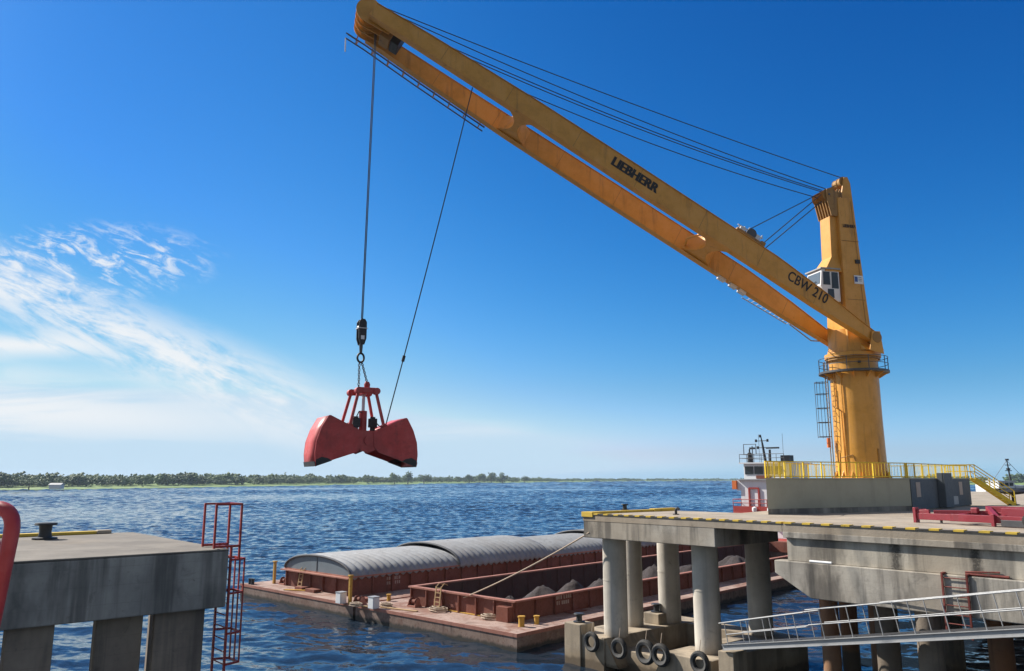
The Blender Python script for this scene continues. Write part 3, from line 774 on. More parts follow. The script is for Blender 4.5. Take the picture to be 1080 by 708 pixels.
# walkway round the pedestal
wk = MB(); zr = 6.25
ring = [(1.44,zr-.06),(1.98,zr-.06),(1.98,zr+.06),(1.44,zr+.06)]
n = 48; vs = []
for r, z in ring:
    for k in range(n):
        a = 2*math.pi*k/n; vs.append(K(0,0,z)+Vector((math.cos(a),math.sin(a),0))*r)
wk.add(vs, [(i*n+k, i*n+(k+1)%n, ((i+1)%4)*n+(k+1)%n, ((i+1)%4)*n+k) for i in range(4) for k in range(n)], 0, True)
wko = wk.build('walkway', M['steel'], cr)
mb = MB()
for k in range(12):
    a = 2*math.pi*k/12+.1; rd = Vector((math.cos(a),math.sin(a),0)); mb.extrude([K(0,0,zr-.07)+rd*1.37, K(0,0,zr-.07)+rd*1.9, K(0,0,zr-.4)+rd*1.37], Vector((-rd.y,rd.x,0))*.04)
mb.build('walkway_bracket', M['crane'], wko)
mb = MB()
for hh in (.45,.85):
    mb.tube([K(0,0,zr+hh)+Vector((math.cos(2*math.pi*k/32),math.sin(2*math.pi*k/32),0))*1.93 for k in range(33)], .02, 6, cap=False)
for k in range(10):
    a = 2*math.pi*k/10+.35; rd = Vector((math.cos(a),math.sin(a),0)); mb.tube([K(0,0,zr)+rd*1.93, K(0,0,zr+.85)+rd*1.93], .024, 6)
mb.build('walkway_railing', M['steel'], wko)
# caged ladder on the left flank of the pedestal
ang = math.atan2(*(Vector((-.95,.1,0)).yx)); rd = Vector((math.cos(ang),math.sin(ang),0)); td = Vector((-rd.y,rd.x,0))
def PL(r, s, z): return K(0,0,z)+rd*r+td*s
ld = MB()
for s in (-.22,.22): ld.bar(PL(1.62,s,.02), PL(1.62,s,7.0), .05, .06, rd)
for i in range(22): ld.tube([PL(1.62,-.22,.3+.3*i), PL(1.62,.22,.3+.3*i)], .014, 6)
ldo = ld.build('ladder', M['galv'], cr)
cg = MB()
for z in (2.45, 3.3, 4.15, 5.0, 5.7):
    cg.tube([PL(1.62,-.24,z), PL(1.95,-.34,z), PL(2.28,-.2,z), PL(2.28,.2,z), PL(1.95,.34,z), PL(1.62,.24,z)], .022, 6)
for r, s in ((1.95,-.34),(2.28,-.2),(2.28,.2),(1.95,.34)): cg.bar(PL(r,s,2.4), PL(r,s,5.75), .035, .02, rd)
cg.build('ladder_cage', M['steel'], cr)
fr = (Vector((0,0,0))-Vector((T0.x,T0.y,0))).normalized(); sd = Vector((fr.y,-fr.x,0)); 
def PF(an, r, z):
    a = math.atan2(fr.y, fr.x)+an; return K(0,0,z)+Vector((math.cos(a),math.sin(a),0))*r
mb = MB().tube([PF(-.62,1.43,.1),PF(-.62,1.43,3.9),PF(-.75,1.6,4.1),PF(-.9,1.43,4.2),PF(-.9,1.43,6.1)], .035, 8); mb.tube([PF(-.52,1.43,.1),PF(-.55,1.43,6.1)], .03, 8); mb.build('cable_conduit', M['crane'], cr)
mb = MB().tube([PF(-.95,1.45,.1),PF(-.95,1.5,1.6)], .05, 8); mb.tube([PF(-.75,1.5,1.2),PF(-.3,1.42,1.35),PF(-.2,1.42,1.0)], .03, 8); mb.tube([PF(.75,1.42,.9),PF(.75,1.42,1.7)], .05, 8); mb.build('conduit', M['crane_dark'], cr)
mb = MB().box(PL(1.75,.0,2.1), rd*.08, td*.12, Z*.28); mb.build('junction_box', M['orange'], cr)
MB().box(PF(.25,1.42,6.75), fr*.04, sd*.08, Z*.06).build('junction_box', M['black'], cr)

# ------------------------------------------------------------------ base building of the crane
pf = thing('crane_base', 'grey walled crane base building with a yellow railing on its roof', 'base building', Vector((18,43,ZD)))
q1, q2, q3 = G(810,543,ZD), G(962,539,ZD), Vector((31.4,54.4,ZD))
q1, q2, q3 = xy(q1), xy(q2), xy(q3)
fp = [q1, q2, q3, (24.5,56), (16.2,46.3)]
mb = MB().prism(fp, ZD+.28, H-.02); mb.build('base_wall', M['base_grey'], pf)
ins = lambda p, c, s: (c[0]+(p[0]-c[0])*s, c[1]+(p[1]-c[1])*s)
cc = (21,49)
mb = MB().prism([ins(p,cc,.997) for p in fp], ZD+.003, ZD+.279); mb.build('plinth', M['plinth'], pf)
mb = MB().prism([ins(p,cc,1.012) for p in fp], H-.018, H+.035); mb.build('roof_slab', M['base_grey'], pf)
def wallp(p, q, f, out, z):
    a = Vector((p[0],p[1],0)); b = Vector((q[0],q[1],0)); d = (b-a); n = Vector((d.y,-d.x,0)).normalized(); return a+d*f+n*out+Z*z
def wbox(mb, p, q, f0, f1, o0, o1, z0, z1):
    return mb.hexa([wallp(p,q,f0,o1,z0),wallp(p,q,f1,o1,z0),wallp(p,q,f1,o0,z0),wallp(p,q,f0,o0,z0),wallp(p,q,f0,o1,z1),wallp(p,q,f1,o1,z1),wallp(p,q,f1,o0,z1),wallp(p,q,f0,o0,z1)])
mb = MB(); wbox(mb, q2, q3, .002, 1.0, .004, .06, ZD+.05, H-.03); mb.build('dark_cladding', M['base_dark'], pf)
for f0_, f1_ in ((.07,.13),(.5,.56),(.78,.84)):
    mb = MB(); wbox(mb, q2, q3, f0_, f1_, .064, .08, ZD+.75, ZD+1.6); mb.build('notice_panel', M['offwhite'], pf)
mb = MB(); wbox(mb, q2, q3, .40, .53, .07, .5, ZD+.06, H+.35); mb.build('cabinet', M['base_dark'], pf, bevel=.02)
mb = MB(); wbox(mb, q2, q3, .56, .64, .07, .4, ZD+.2, ZD+.7); mb.build('meter_box', M['galv'], pf)
# roof railing
segs = list(zip(fp, fp[1:]+fp[:1]))
for p, q in segs:
    L = math.dist(p,q); nn = max(2, int(L/1.35))
    mb = MB()
    P_ = lambda f, z: wallp(p,q,f,-.12,z)
    mb.tube([P_(0.01,H+.88), P_(.99,H+.88)], .03, 6); mb.tube([P_(0.01,H+.12), P_(.99,H+.12)], .025, 6)
    m2 = int(L/.26)
    for i in range(m2): mb.tube([P_(.01+.98*(i+.5)/m2,H+.12), P_(.01+.98*(i+.5)/m2,H+.88)], .010, 5, cap=False)
    mb.build('railing', M['rail_yellow'], pf)
    for i in range(nn+1):
        f = .01+.98*i/nn
        MB().bar(P_(f,H+.036), P_(f,H+.9), .07, .05, (wallp(p,q,1,0,0)-wallp(p,q,0,0,0))).build('railing_post', M['rail_yellow'], pf)
# yellow stairs at the right end
st = thing('yellow_stairs', 'steep yellow metal stairs at the right end of the crane base', 'stairs', Vector((33.5,55,ZD)))
s0 = Vector((32.0,54.6,H)); s1 = Vector((34.2,54.0,ZD+.02)); wdir = Vector((.25,.97,0))
top0 = s0 - Vector((1.5,-.35,0))
for w in (0, 1.0):
    mb = MB().bar(s0+wdir*w, s1+wdir*w, .06, .24, Z); mb.build('stringer', M['rail_yellow'], st)
    mb = MB().tube([top0+wdir*w+Z*.95, s0+wdir*w+Z*.95, s1+wdir*w+Z*.95], .035, 6); mb.tube([top0+wdir*w+Z*.5, s0+wdir*w+Z*.5, s1+wdir*w+Z*.5], .03, 6)
    for t in (0,.5,1): mb.tube([s0.lerp(s1,t)+wdir*w, s0.lerp(s1,t)+wdir*w+Z*.95], .03, 6)
    mb.tube([top0+wdir*w, top0+wdir*w+Z*.95], .03, 6)
    mb.build('handrail', M['rail_yellow'], st)
for i in range(7):
    c_ = s0.lerp(s1,(i+.5)/7)+wdir*.5; MB().box(c_, Vector((.12,-.03,0)), wdir*.48, Z*.02).build('tread', M['rail_yellow'], st)
MB().box((top0+s0)/2+wdir*.5-Z*.03, (s0-top0)/2, wdir*.5, Z*.03).build('landing', M['rail_yellow'], st)
# ================================================================== grab, hook block and lines
YG = 38.9
gc = Yd(381.5, 464.5, YG)
CD = Vector((-.875,-.485,0)).normalized(); WD = Vector((-CD.y, CD.x, 0))
if WD.y > 0: WD = -WD          # towards the camera
grab = thing('clamshell_grab', 'open red clamshell grab hanging from the crane hook', 'grab', gc)
def Gp(x, w, z): return gc + CD*x + WD*w + Z*z
outer = [(.26,.33),(1.1,.71),(1.90,1.08),(1.97,1.07),(2.30,.48),(2.50,-.12),(2.55,-.7),(2.50,-1.27)]
mouth = [(1.5,-.93),(.55,-.62),(.30,-.35)]
HW = 1.02
def shell(sg):
    root = None
    mb = MB()
    for w in (-HW, HW-.05):
        mb.extrude([Gp(sg*x, w, z) for x, z in outer+mouth], WD*.05)
    sh = mb.build('shell', M['red'], grab)
    bk = MB(); th = .05
    rows = []
    for x, z in outer:
        rows.append([Gp(sg*x, -HW+.04, z), Gp(sg*x, HW-.06, z)])
    bk.sheet(rows, smooth=True)
    o = bk.build('shell_back', M['red'], sh); s = o.modifiers.new('thick','SOLIDIFY'); s.thickness = .05; s.offset = 0
    lip = MB()
    for w in (-HW-.02, HW-.05):
        lip.extrude([Gp(sg*2.53,w,-1.0),Gp(sg*2.50,w,-1.30),Gp(sg*1.75,w,-1.04),Gp(sg*1.95,w,-.92),Gp(sg*2.25,w,-.86)], WD*.07)
    lip.extrude([Gp(sg*2.555,-HW,-1.08),Gp(sg*2.47,-HW,-1.30),Gp(sg*2.53,-HW,-1.31),Gp(sg*2.585,-HW,-1.08)], WD*(2*HW-.01))
    lip.build('cutting_lip', M['black'], sh)
    for w in (-HW-.008, HW-.04):
        rim = MB()
        for (x0,z0),(x1,z1) in zip(outer[:-1], outer[1:]): rim.bar(Gp(sg*x0,w+.02,z0), Gp(sg*x1,w+.02,z1), .06, .05, WD)
        rim.build('rim_bar', M['red'], sh)
    return sh
shell(1); shell(-1)
for w in (-.95,.9):
    MB().extrude([Gp(x,w,z) for x,z in ((-.42,.42),(.42,.42),(.5,.0),(.38,-.5),(0,-.66),(-.38,-.5),(-.5,0))], WD*.09).build('hinge_plate', M['red'], grab)
MB().lathe(Gp(0,-1.06,-.05), [(.22,0),(.22,2.12)], 20, WD).build('hinge_pin', M['red'], grab)
mb = MB().box(Gp(0,0,.2), CD*.45, WD*.85, Z*.22); mb.build('lower_block', M['red'], grab, bevel=.04)
# head frame and arms
hz = 2.42
mb = MB(); mb.box(Gp(0,.62,hz), CD*.52, WD*.12, Z*.15); mb.box(Gp(0,-.62,hz), CD*.52, WD*.12, Z*.15); mb.box(Gp(0,0,hz+.01), CD*.16, WD*.498, Z*.16)
mb.build('head_frame', M['red'], grab, bevel=.04)
for sx in (1,-1):
    for w in (-.62,.62):
        mb = MB().bar(Gp(sx*.46,w,hz-.1), Gp(sx*.88,w*1.2,.60), .14, .12, WD); mb.build('arm', M['red'], grab, bevel=.02)
        MB().lathe(Gp(sx*.46,w-.16,hz-.02), [(.17,0),(.17,.32)], 16, WD).build('arm_pin', M['red'], grab)
        MB().lathe(Gp(sx*.88,w*1.2-.14,.62), [(.15,0),(.15,.28)], 16, WD).build('arm_pin', M['red_rail'], grab)
        mb = MB().extrude([Gp(sx*.7,w*1.2-.12,.52),Gp(sx*1.1,w*1.2-.12,.70),Gp(sx*.95,w*1.2-.12,.8),Gp(sx*.8,w*1.2-.12,.8)], WD*.05); mb.build('lug', M['red'], grab)
MB().tube([Gp(-.02,0,.3),Gp(-.02,0,1.45)], .20, 16).build('cylinder', M['red'], grab)
MB().tube([Gp(-.02,0,1.40),Gp(-.02,0,hz)], .08, 12).build('piston_rod', M['silver'], grab)
for x in (.42,-.45):
    mb = MB().tube([Gp(x,.25,.4),Gp(x,.25,1.15)], .13, 12); mb.box(Gp(x,.25,.85), CD*.19, WD*.16, Z*.22); mb.build('hydraulic_unit', M['black'], grab, bevel=.02)
MB().tube([Gp(.42,.3,1.1),Gp(.3,.35,1.4),Gp(.12,.2,1.35)], .03, 6).build('hose', M['black'], grab)
MB().tube([Gp(-.42,.3,1.05),Gp(-.75,.4,.7),Gp(-1.0,.5,.66)], .03, 6).build('hose', M['black'], grab)
MB().lathe(Gp(-.18,.0,hz+.17), [(.13,0),(.15,.1),(.16,.2),(.1,.34)], 16).build('top_pin', M['red'], grab)
# hook block
hb0 = Yd(381.8, 337, YG); hb1 = Yd(380.8, 364, YG)
hk = thing('hook_block', 'black hook block with a ring above the red grab', 'hook block', hb1)
hc = (hb0+hb1)/2
mb = MB()
for w in (-.22,.16):
    mb.extrude([hc+CD*x+WD*w+Z*z for x, z in ((-.20,.5),(-.10,.66),(.10,.66),(.20,.5),(.20,-.35),(.10,-.66),(-.10,-.66),(-.20,-.35))], WD*.06)
mb.build('cheek_plate', M['black'], hk)
MB().lathe(hc-WD*.15+Z*.2, [(.22,0),(.18,.1),(.18,.2),(.22,.3)], 20, WD).build('sheave', M['steel'], hk)
mb = MB().box(hc+Z*.18, CD*.235, WD*.26, Z*.02); mb.build('band', M['silver'], hk)
MB().box(hc-Z*.3+WD*.225, CD*.09, WD*.008, Z*.1).build('number_plate', M['white'], hk)
rc = Yd(380.4, 377.5, YG)
MB().tube([hc-Z*.62, hc-Z*.95, rc+Z*.28], [.1,.08,.07], 10).build('swivel', M['steel'], hk)
MB().tube([rc+CD*.17*math.cos(a)+Z*.23*math.sin(a) for a in [2*math.pi*i/20 for i in range(21)]], .055, 8, cap=False).build('hook_ring', M['black'], hk)
ch = thing('lifting_chain', 'pair of dark chains between the hook ring and the red grab', 'chain', rc)
for a, b_ in ((rc-Z*.2+CD*.06, Gp(.35,.3,hz+.15)), (rc-Z*.2-CD*.06, Gp(-.18,0,hz+.45))):
    mb = MB(); n = 11
    d = (b_-a)/n
    for i in range(n):
        c_ = a+d*(i+.5); ax = d.normalized(); side = CD if i % 2 else WD; L = d.length*.62
        mb.tube([c_+ax*L*math.cos(q)+side*.05*math.sin(q) for q in [2*math.pi*j/10 for j in range(11)]], .022, 5, cap=False)
    mb.build('chain', M['steel'], ch)
# hoist ropes and power cable
tp = Yd(396.5, 30, YG); 
for i, (dx, dw) in enumerate(((.045,.03),(-.045,-.03))):
    a = Vector((tp.x,tp.y,tp.z))+CD*dx+WD*dw; a.z = Bm(BL+.2,0,-.3).z
    b_ = hc+CD*dx*.7+Z*.5
    rope('hoist_rope', a, b_, r=.027)
# power cable from mid-boom down to the grab
cable_top = Bm(27.3, at_f(.8)[1]-W/2-.05, -.6)
pc = MB()
tgt = Gp(-.95,.75,.7)
n = 30; pts = [cable_top.lerp(tgt, i/n)-Z*.22*4*(i/n)*(1-i/n) for i in range(n+1)]
pcb = thing('power_cable', 'thin black cable running from the mid boom down to the grab', 'cable', tgt)
pc.tube(pts, .032, 6, cap=False).build('cable', M['wire'], pcb)
MB().tube([pts[24], pts[24].lerp(pts[25], .5)], .08, 8).build('cable_clamp', M['black'], pcb)

# ================================================================== barges
HD = .9
def make_barge(name, label, a0, a1, co, t1, extra):
    t = thing(name, label, 'barge', B((a0+a1)/2, 30, 0))
    return t
ob = thing('open_barge', 'rusty open hopper barge with dark ore heaps in its hold', 'barge', B(7.2,30,0))
cb_ = thing('covered_barge', 'hopper barge under arched grey corrugated covers', 'barge', B(22,30,0))
def hull_ring(parent, a0, a1, ca0, ca1, ct0, ct1, L):
    mb = MB()
    bbox(mb, a0, a1, 0, ct0, -1.2, HD-.03); bbox(mb, a0, a1, ct1, L, -1.2, HD-.03)
    bbox(mb, a0, ca0, ct0+.001, ct1-.001, -1.2, HD-.03); bbox(mb, ca1, a1, ct0+.001, ct1-.001, -1.2, HD-.03)
    bbox(mb, ca0+.001, ca1-.001, ct0+.001, ct1-.001, -1.2, .25)
    mb.build('hull', M['hull'], parent)
    mb = MB()
    bbox(mb, a0+.03, a1-.03, .03, ct0, HD-.028, HD); bbox(mb, a0+.03, a1-.03, ct1, L-.03, HD-.028, HD)
    bbox(mb, a0+.03, ca0, ct0+.001, ct1-.001, HD-.028, HD); bbox(mb, ca1, a1-.03, ct0+.001, ct1-.001, HD-.028, HD)
    mb.build('deck', M['oxide_deck'], parent)
    mb = MB()   # rubbing strake
    bbox(mb, a0-.03, a1+.03, -.04, -.002, HD-.16, HD+.03); bbox(mb, a0-.04, a0-.002, 0, L, HD-.16, HD+.03)
    mb.build('rubbing_strake', M['oxide_rim'], parent)
def coaming(parent, a0, a1, t0, t1, z1, ribs, inner):
    th = .14; mb = MB()
    bbox(mb, a0, a1, t0, t0+th, HD, z1); bbox(mb, a0, a1, t1-th, t1, HD, z1)
    bbox(mb, a0, a0+th, t0+th+.001, t1-th-.001, HD, z1); bbox(mb, a1-th, a1, t0+th+.001, t1-th-.001, HD, z1)
    # ribs
    n = int((a1-a0)/1.55)
    for i in range(n+1):
        a = a0+.05+(a1-a0-.1)*i/n; bbox(mb, a-.045, a+.045, t0-.16, t0-.001, HD+.003, z1-.02)
    n = int((t1-t0)/1.75)
    for i in range(n+1):
        t = t0+.05+(t1-t0-.1)*i/n
        bbox(mb, a0-.16, a0-.001, t-.045, t+.045, HD+.003, z1-.02); bbox(mb, a1+.001, a1+.16, t-.045, t+.045, HD+.003, z1-.02)
    cm = mb.build('coaming', M['oxide'], parent)
    mb = MB()
    e = .18
    bbox(mb, a0-e, a1+e, t0-e, t0+th+.05, z1+.002, z1+.10); bbox(mb, a0-e, a1+e, t1-th, t1+e, z1+.002, z1+.10)
    bbox(mb, a0-e, a0+th+.05, t0+th+.052, t1-th-.002, z1+.002, z1+.10); bbox(mb, a1-th-.05, a1+e, t0+th+.052, t1-th-.002, z1+.002, z1+.10)
    mb.build('coaming_rim', M['oxide_rim'], cm)
    if inner:
        mb = MB(); zi = .26
        bbox(mb, a0+th+.002, a1-th-.002, t0+th+.002, t0+th+.03, zi, z1); bbox(mb, a0+th+.002, a0+th+.03, t0+th+.04, t1-th-.002, zi, z1); bbox(mb, a1-th-.03, a1-th-.002, t0+th+.04, t1-th-.002, zi, z1)
        for i in range(30):
            t = t0+1+i*1.75
            bbox(mb, a1-th-.1, a1-th-.032, t-.04, t+.04, zi, z1-.05)
        bbox(mb, a0+th+.031, a1-th-.031, t0+th+.031, t1-th, zi, zi+.012)
        mb.build('hold_lining', M['hold'], cm)
    return cm
OC = (3.05, 12.5, 2.65, 56); CC = (18.5, 27.1, 2.0, 56)
hull_ring(ob, .4, 15.1, *OC, 60); hull_ring(cb_, 15.4, 30.7, *CC, 60)
zo, zc = 2.0, 2.18
coaming(ob, *OC, zo, True, True); coaming(cb_, *CC, zc, True, False)
# arched covers
ca, cbm, rise = CC[0]-.15, CC[1]+.15, 1.12
t = CC[2]-.15; k = 0
nseg = 5; seg = (CC[3]-CC[2]+.3)/nseg
for k in range(nseg):
    over = .34 if k % 2 == 1 else 0.; ta, tb = t + k*seg - (.25 if k else 0), t + (k+1)*seg
    N = 28; rows = []; m = int((tb-ta)/.62)*6
    for j in range(m+1):
        tt = ta+(tb-ta)*j/m; cor = .085*math.cos(2*math.pi*j/6) if 2 < j < m-2 else 0
        row = []
        for i in range(N+1):
            f = i/N; th = math.pi*(.06+.88*f)
            x = -math.cos(th)/math.cos(math.pi*.06); y = (math.sin(th)-math.sin(math.pi*.06))/(1-math.sin(math.pi*.06))
            y = max(0,y)**.82
            row.append(B((ca+cbm)/2+(cbm-ca)/2*x*(1+over*.06), tt, zc+.14+(rise+over)*y+cor*(.25+.75*min(1,y*4))+cor*.8*(1 if i in (0,N) else 0)))
        row = [row[0]-Z*.0+AL*0 - Z*.22] + row + [row[-1]-Z*.22]
        rows.append(row)
    mb = MB().sheet(rows, smooth=True); o = mb.build('cover', M['cover'], cb_)
    s_ = o.modifiers.new('thick','SOLIDIFY'); s_.thickness = .03; s_.offset = 0
    # raised lip at the near edge of each segment
    tr = []
    for i in range(N+1):
        f = i/N; th = math.pi*(.06+.88*f); x = -math.cos(th)/math.cos(math.pi*.06); y = max(0,(math.sin(th)-math.sin(math.pi*.06))/(1-math.sin(math.pi*.06)))**.82
        tr.append(B((ca+cbm)/2+(cbm-ca)/2*x*(1+over*.06), ta-.02, zc+.16+(rise+over)*y))
    MB().tube(tr, .085, 8).build('cover_lip', M['steel'], o)
    if k == 0:
        pts = [p - Z*.05 + GL*.06 for p in tr]; MB().extrude(pts, GL*.04).build('cover_end', M['cover_end'], o)
        MB().bar(pts[N//2]-GL*.02+Z*-.02, pts[N//2]-GL*.02-Z*(rise+.02), .05, .03, GL).build('end_seam', M['steel'], o)
# painted marks on coamings
def marks(parent, a, t, z, along, lines, lh, out):
    mb = MB(); random.seed(3)
    for li, n in enumerate(lines):
        x = 0
        for i in range(n):
            w = random.choice((.09,.12,.14))
            c_ = B(a, t, z-li*lh*1.5)+along*(x+w/2)
            for kk in range(random.choice((2,3))):
                c3 = c_+along*(kk/2-.5)*w*.75
                mb.box(c3, along*.018, out*.004, Z*lh/2)
            mb.box(c_+Z*random.choice((-1,0,1))*lh*.42, along*w*.4, out*.004, Z*.018)
            x += w+.08
            if i == n//2-1 : x += .12
    return mb.build('painted_mark', M['offwhite'], parent)
cmo = [c for c in ob.children if c.name.startswith('coaming')][0]; cmc = [c for c in cb_.children if c.name.startswith('coaming')][0]
marks(cmo, OC[0]-.008, 6.3, 1.85, GL, (8,7), .22, AL); marks(cmc, CC[0]-.008, 5.2, 1.85, GL, (6,6), .22, AL)

# deck fittings
def dk(px, py, z=HD): return G(px, py, z)
def bitts(parent, p, along, s=1., mat='old_yellow'):
    for e in ((-.22,.22) if mat == 'black' else (0,)):
        MB().lathe(p+along*e*s+Z*.004, [(.17*s,0),(.15*s,.05*s),(.15*s,.42*s),(.19*s,.44*s),(.19*s,.5*s)], 16).build('bitt', M[mat], parent)
bitts(ob, dk(550,661), (AL*-.2+GL).normalized(), 1.15); bitts(ob, dk(566,658.5), GL, .95)
bitts(cb_, dk(265,616.5), AL, .9, 'black')
bitts(cb_, dk(410,634), GL, .9, 'old_yellow')
def plates(parent, p, ax, w, d, h, mat, name):
    ay = Vector((-ax.y,ax.x,0)); mb = MB().box(p+Z*(h/2+.004), ax*w/2, ay*d/2, Z*h/2); return mb.build(name, M[mat], parent, bevel=.015)
plates(ob, dk(533,655.5), AL, .95, .6, .85, 'oxide', 'vent_locker'); plates(ob, dk(505,637), AL, .75, .5, .28, 'oxide_rim', 'hatch_cover')
plates(ob, dk(525,652), AL, 1.2, .8, .06, 'oxide_rim', 'hatch_cover'); plates(ob, dk(606,645), GL, 1.6, .8, .05, 'oxide', 'hatch_cover')
for px, py, w in ((318,622,1.0),(330,624.5,1.2),(345,621,.8),(385,634,.8)): plates(cb_, dk(px,py), AL, w, .6, .22, 'oxide', 'hatch_cover')
for px, py, lab in ((359.5,636.5,'white metal box standing at the deck edge below the grey cover corner'),(394,642,'greyish white metal box between the two barge ends')):
    p = dk(px,py); b_ = thing('deck_box', lab, 'box', p, 'white boxes on the barge decks')
    MB().box(p+Z*.36, AL*.28, GL*.26, Z*.35).build('box_body', M['white'], b_, bevel=.03); MB().box(p+Z*.735, AL*.30, GL*.28, Z*.025).build('lid', M['galv'], b_)
# yellow corner posts
for parent, px, py, h in ((cb_,289,615.5,1.75),(cb_,369,637.5,1.9)):
    p = dk(px,py); mb = MB().bar(p, p+Z*h, .2, .2, AL); mb.box(p+Z*(h-.05), AL*.15, GL*.15, Z*.05); mb.build('corner_post', M['old_yellow'], parent, bevel=.02)
for parent, a, t0_ in ((cb_,24.6,CC[2]), (ob,9.5,OC[2])):
    mb = MB()
    for e in (-.24,.24): mb.bar(B(a+e,t0_-.42,HD+.005), B(a+e,t0_-.26,2.35), .07, .06, GL)
    for i in range(5): mb.bar(B(a-.24,t0_-.40+.03*i,HD+.22+.28*i), B(a+.24,t0_-.40+.03*i,HD+.22+.28*i), .05, .05)
    mb.tube([B(a+.24,t0_-.26,2.3),B(a+.24,t0_,2.52),B(a+.24,t0_+.3,2.4)], .03, 6); mb.tube([B(a-.24,t0_-.26,2.3),B(a-.24,t0_,2.52),B(a-.24,t0_+.3,2.4)], .03, 6)
    mb.build('ladder', M['wood'], parent)
mb = MB()
bbox(mb, CC[0]-.3, CC[1]+.2, CC[2]-.55, CC[2]-.185, zc-.06, zc+.02); mb.build('end_shelf', M['oxide_rim'], cb_)
# timber, ropes and litter lying on the decks
def plank(px0, py0, px1, py1, lab, w=.28):
    a, b_ = dk(px0,py0)+Z*.04, dk(px1,py1)+Z*.04
    o = MB().bar(a, b_, w, .06).build('plank', M['wood' if w < .3 else 'old_yellow'], bevel=.008); tag(o, lab, 'plank', 'planks lying on the barge decks')
plank(466,643,508,650, 'long yellow plank lying below the ladder of the open barge', .32)
plank(300,622.5,322,623.5, 'yellow plank lying on the covered barge deck beside its end ladder', .32)
plank(402,641,440,645.5, 'bare wooden plank lying from the grey white box towards the open hold', .22)
plank(372,639,388,640.5, 'short bare plank lying between the two white boxes', .2)
def coil(px, py, lab, r=.45, mat='rope'):
    p = dk(px,py); random.seed(int(px)); pts = []
    for i in range(90):
        a = i*.35; rr = r*(.6+.4*random.random()*.5+.2*math.sin(i*.13)); pts.append(p+AL*rr*math.cos(a)*1.3+GL*rr*math.sin(a)+Z*(.05+.0025*i+.02*random.random()))
    o = MB().tube(pts, .035, 6).build('rope_coil', M[mat]); tag(o, lab, 'rope coil', 'rope coils on the barge decks')
coil(462,645,'tangled rope coil at the foot of the open barge ladder',.6); coil(375,640,'rope coil beside the yellow corner post',.4); coil(407,640.5,'rope coil right of the greyish box',.4); coil(516,653,'pale rope coil lying between the yellow plank and the red locker',.5)
def winch(px, py, lab):
    p = dk(px,py); w = thing('deck_winch', lab, 'winch', p, 'hand winches on the barge decks')
    MB().lathe(p+Z*.32-AL*.3, [(.25,0),(.25,.05),(.14,.06),(.14,.55),(.25,.56),(.25,.6)], 18, AL).build('drum', M['oxide'], w)
    mb = MB(); mb.box(p+Z*.05, AL*.42, GL*.3, Z*.045); 
    for e in (-.36,.36): mb.extrude([p+AL*e+GL*.28+Z*.096, p+AL*e-GL*.28+Z*.096, p+AL*e-GL*.1+Z*.5, p+AL*e+GL*.1+Z*.5], AL*.04)
    mb.build('frame', M['oxide_rim'], w)
    MB().tube([p+AL*.42+Z*.32, p+AL*.46+Z*.32+GL*.3, p+AL*.62+Z*.32+GL*.3], .025, 6).build('crank', M['steel'], w)
winch(379,637.5,'rusty hand winch just right of the yellow corner post'); winch(437,640,'rusty hand winch between the open hold and the covered hold'); winch(300,616.5,'rusty hand winch near the far yellow post of the covered barge')
# ore heaps
def heap(a, t, r, h, lab, seed):
    n, mr = 40, 14; vs = []
    for j in range(mr+1):
        f = j/mr
        for i in range(n):
            an = 2*math.pi*i/n; rr = r*f*(1+.34*mnoise.noise(Vector((math.cos(an)*1.1, math.sin(an)*1.1, seed*7.3)))+.12*mnoise.noise(Vector((math.cos(an)*3, math.sin(an)*3, seed*2.3))))
            z = h*(1-f)**1.12*(1 if f > .12 else .93)*(1+.18*mnoise.noise(Vector((math.cos(an)*1.4*f, math.sin(an)*1.4*f, seed*5.1))))+.16*mnoise.noise(Vector((rr*math.cos(an)*2, rr*math.sin(an)*2, seed*3.1)))*(1-f)
            vs.append(B(a+rr*math.cos(an), t+rr*math.sin(an), .275+max(0,z)))
    fs = [(j*n+i, j*n+(i+1)%n, (j+1)*n+(i+1)%n, (j+1)*n+i) for j in range(mr) for i in range(n)]
    o = MB().add(vs, fs, 0, True).build('ore_heap', M['ore'], autosmooth=False); tag(o, lab, 'ore heap', 'heaps of dark ore in the open hold')
def heap_at(px, py, ztop, r, h, lab, seed):
    p = G(px, py, ztop); d = p-P2; heap(d.dot(AL), d.dot(GL), r, h, lab, seed)
heap_at(538,627,1.55,1.3,1.3,'lowest ore heap at the near end of the open hold',1); heap_at(573,614.5,2.25,2.7,2.0,'pointed ore heap near the middle of the visible hold',2); heap_at(604,610.5,2.35,2.8,2.1,'ore heap just left of the first round column',3)
heap_at(632,612,1.9,2.6,1.7,'low ore heap partly behind the first round column',4); heap_at(690,594,2.7,3.2,2.4,'large ore heap seen between the second and third columns',5); heap_at(725,592,2.5,3.2,2.2,'ore heap seen between the third and nearest columns',6); heap_at(777,582,2.5,3.4,2.2,'farthest ore heap seen right of the nearest column',7)
# mooring line from barge to platform
ml = MB(); a, b_ = dk(468,641)+Z*.15, D(.4,.02,ZD-.9); n = 20
ml.tube([a.lerp(b_,i/n)-Z*.25*4*(i/n)*(1-i/n) for i in range(n+1)], .04, 6)
tag(ml.build('mooring_line', M['rope']), 'pale mooring line stretched from the barge deck up to the platform', 'rope')
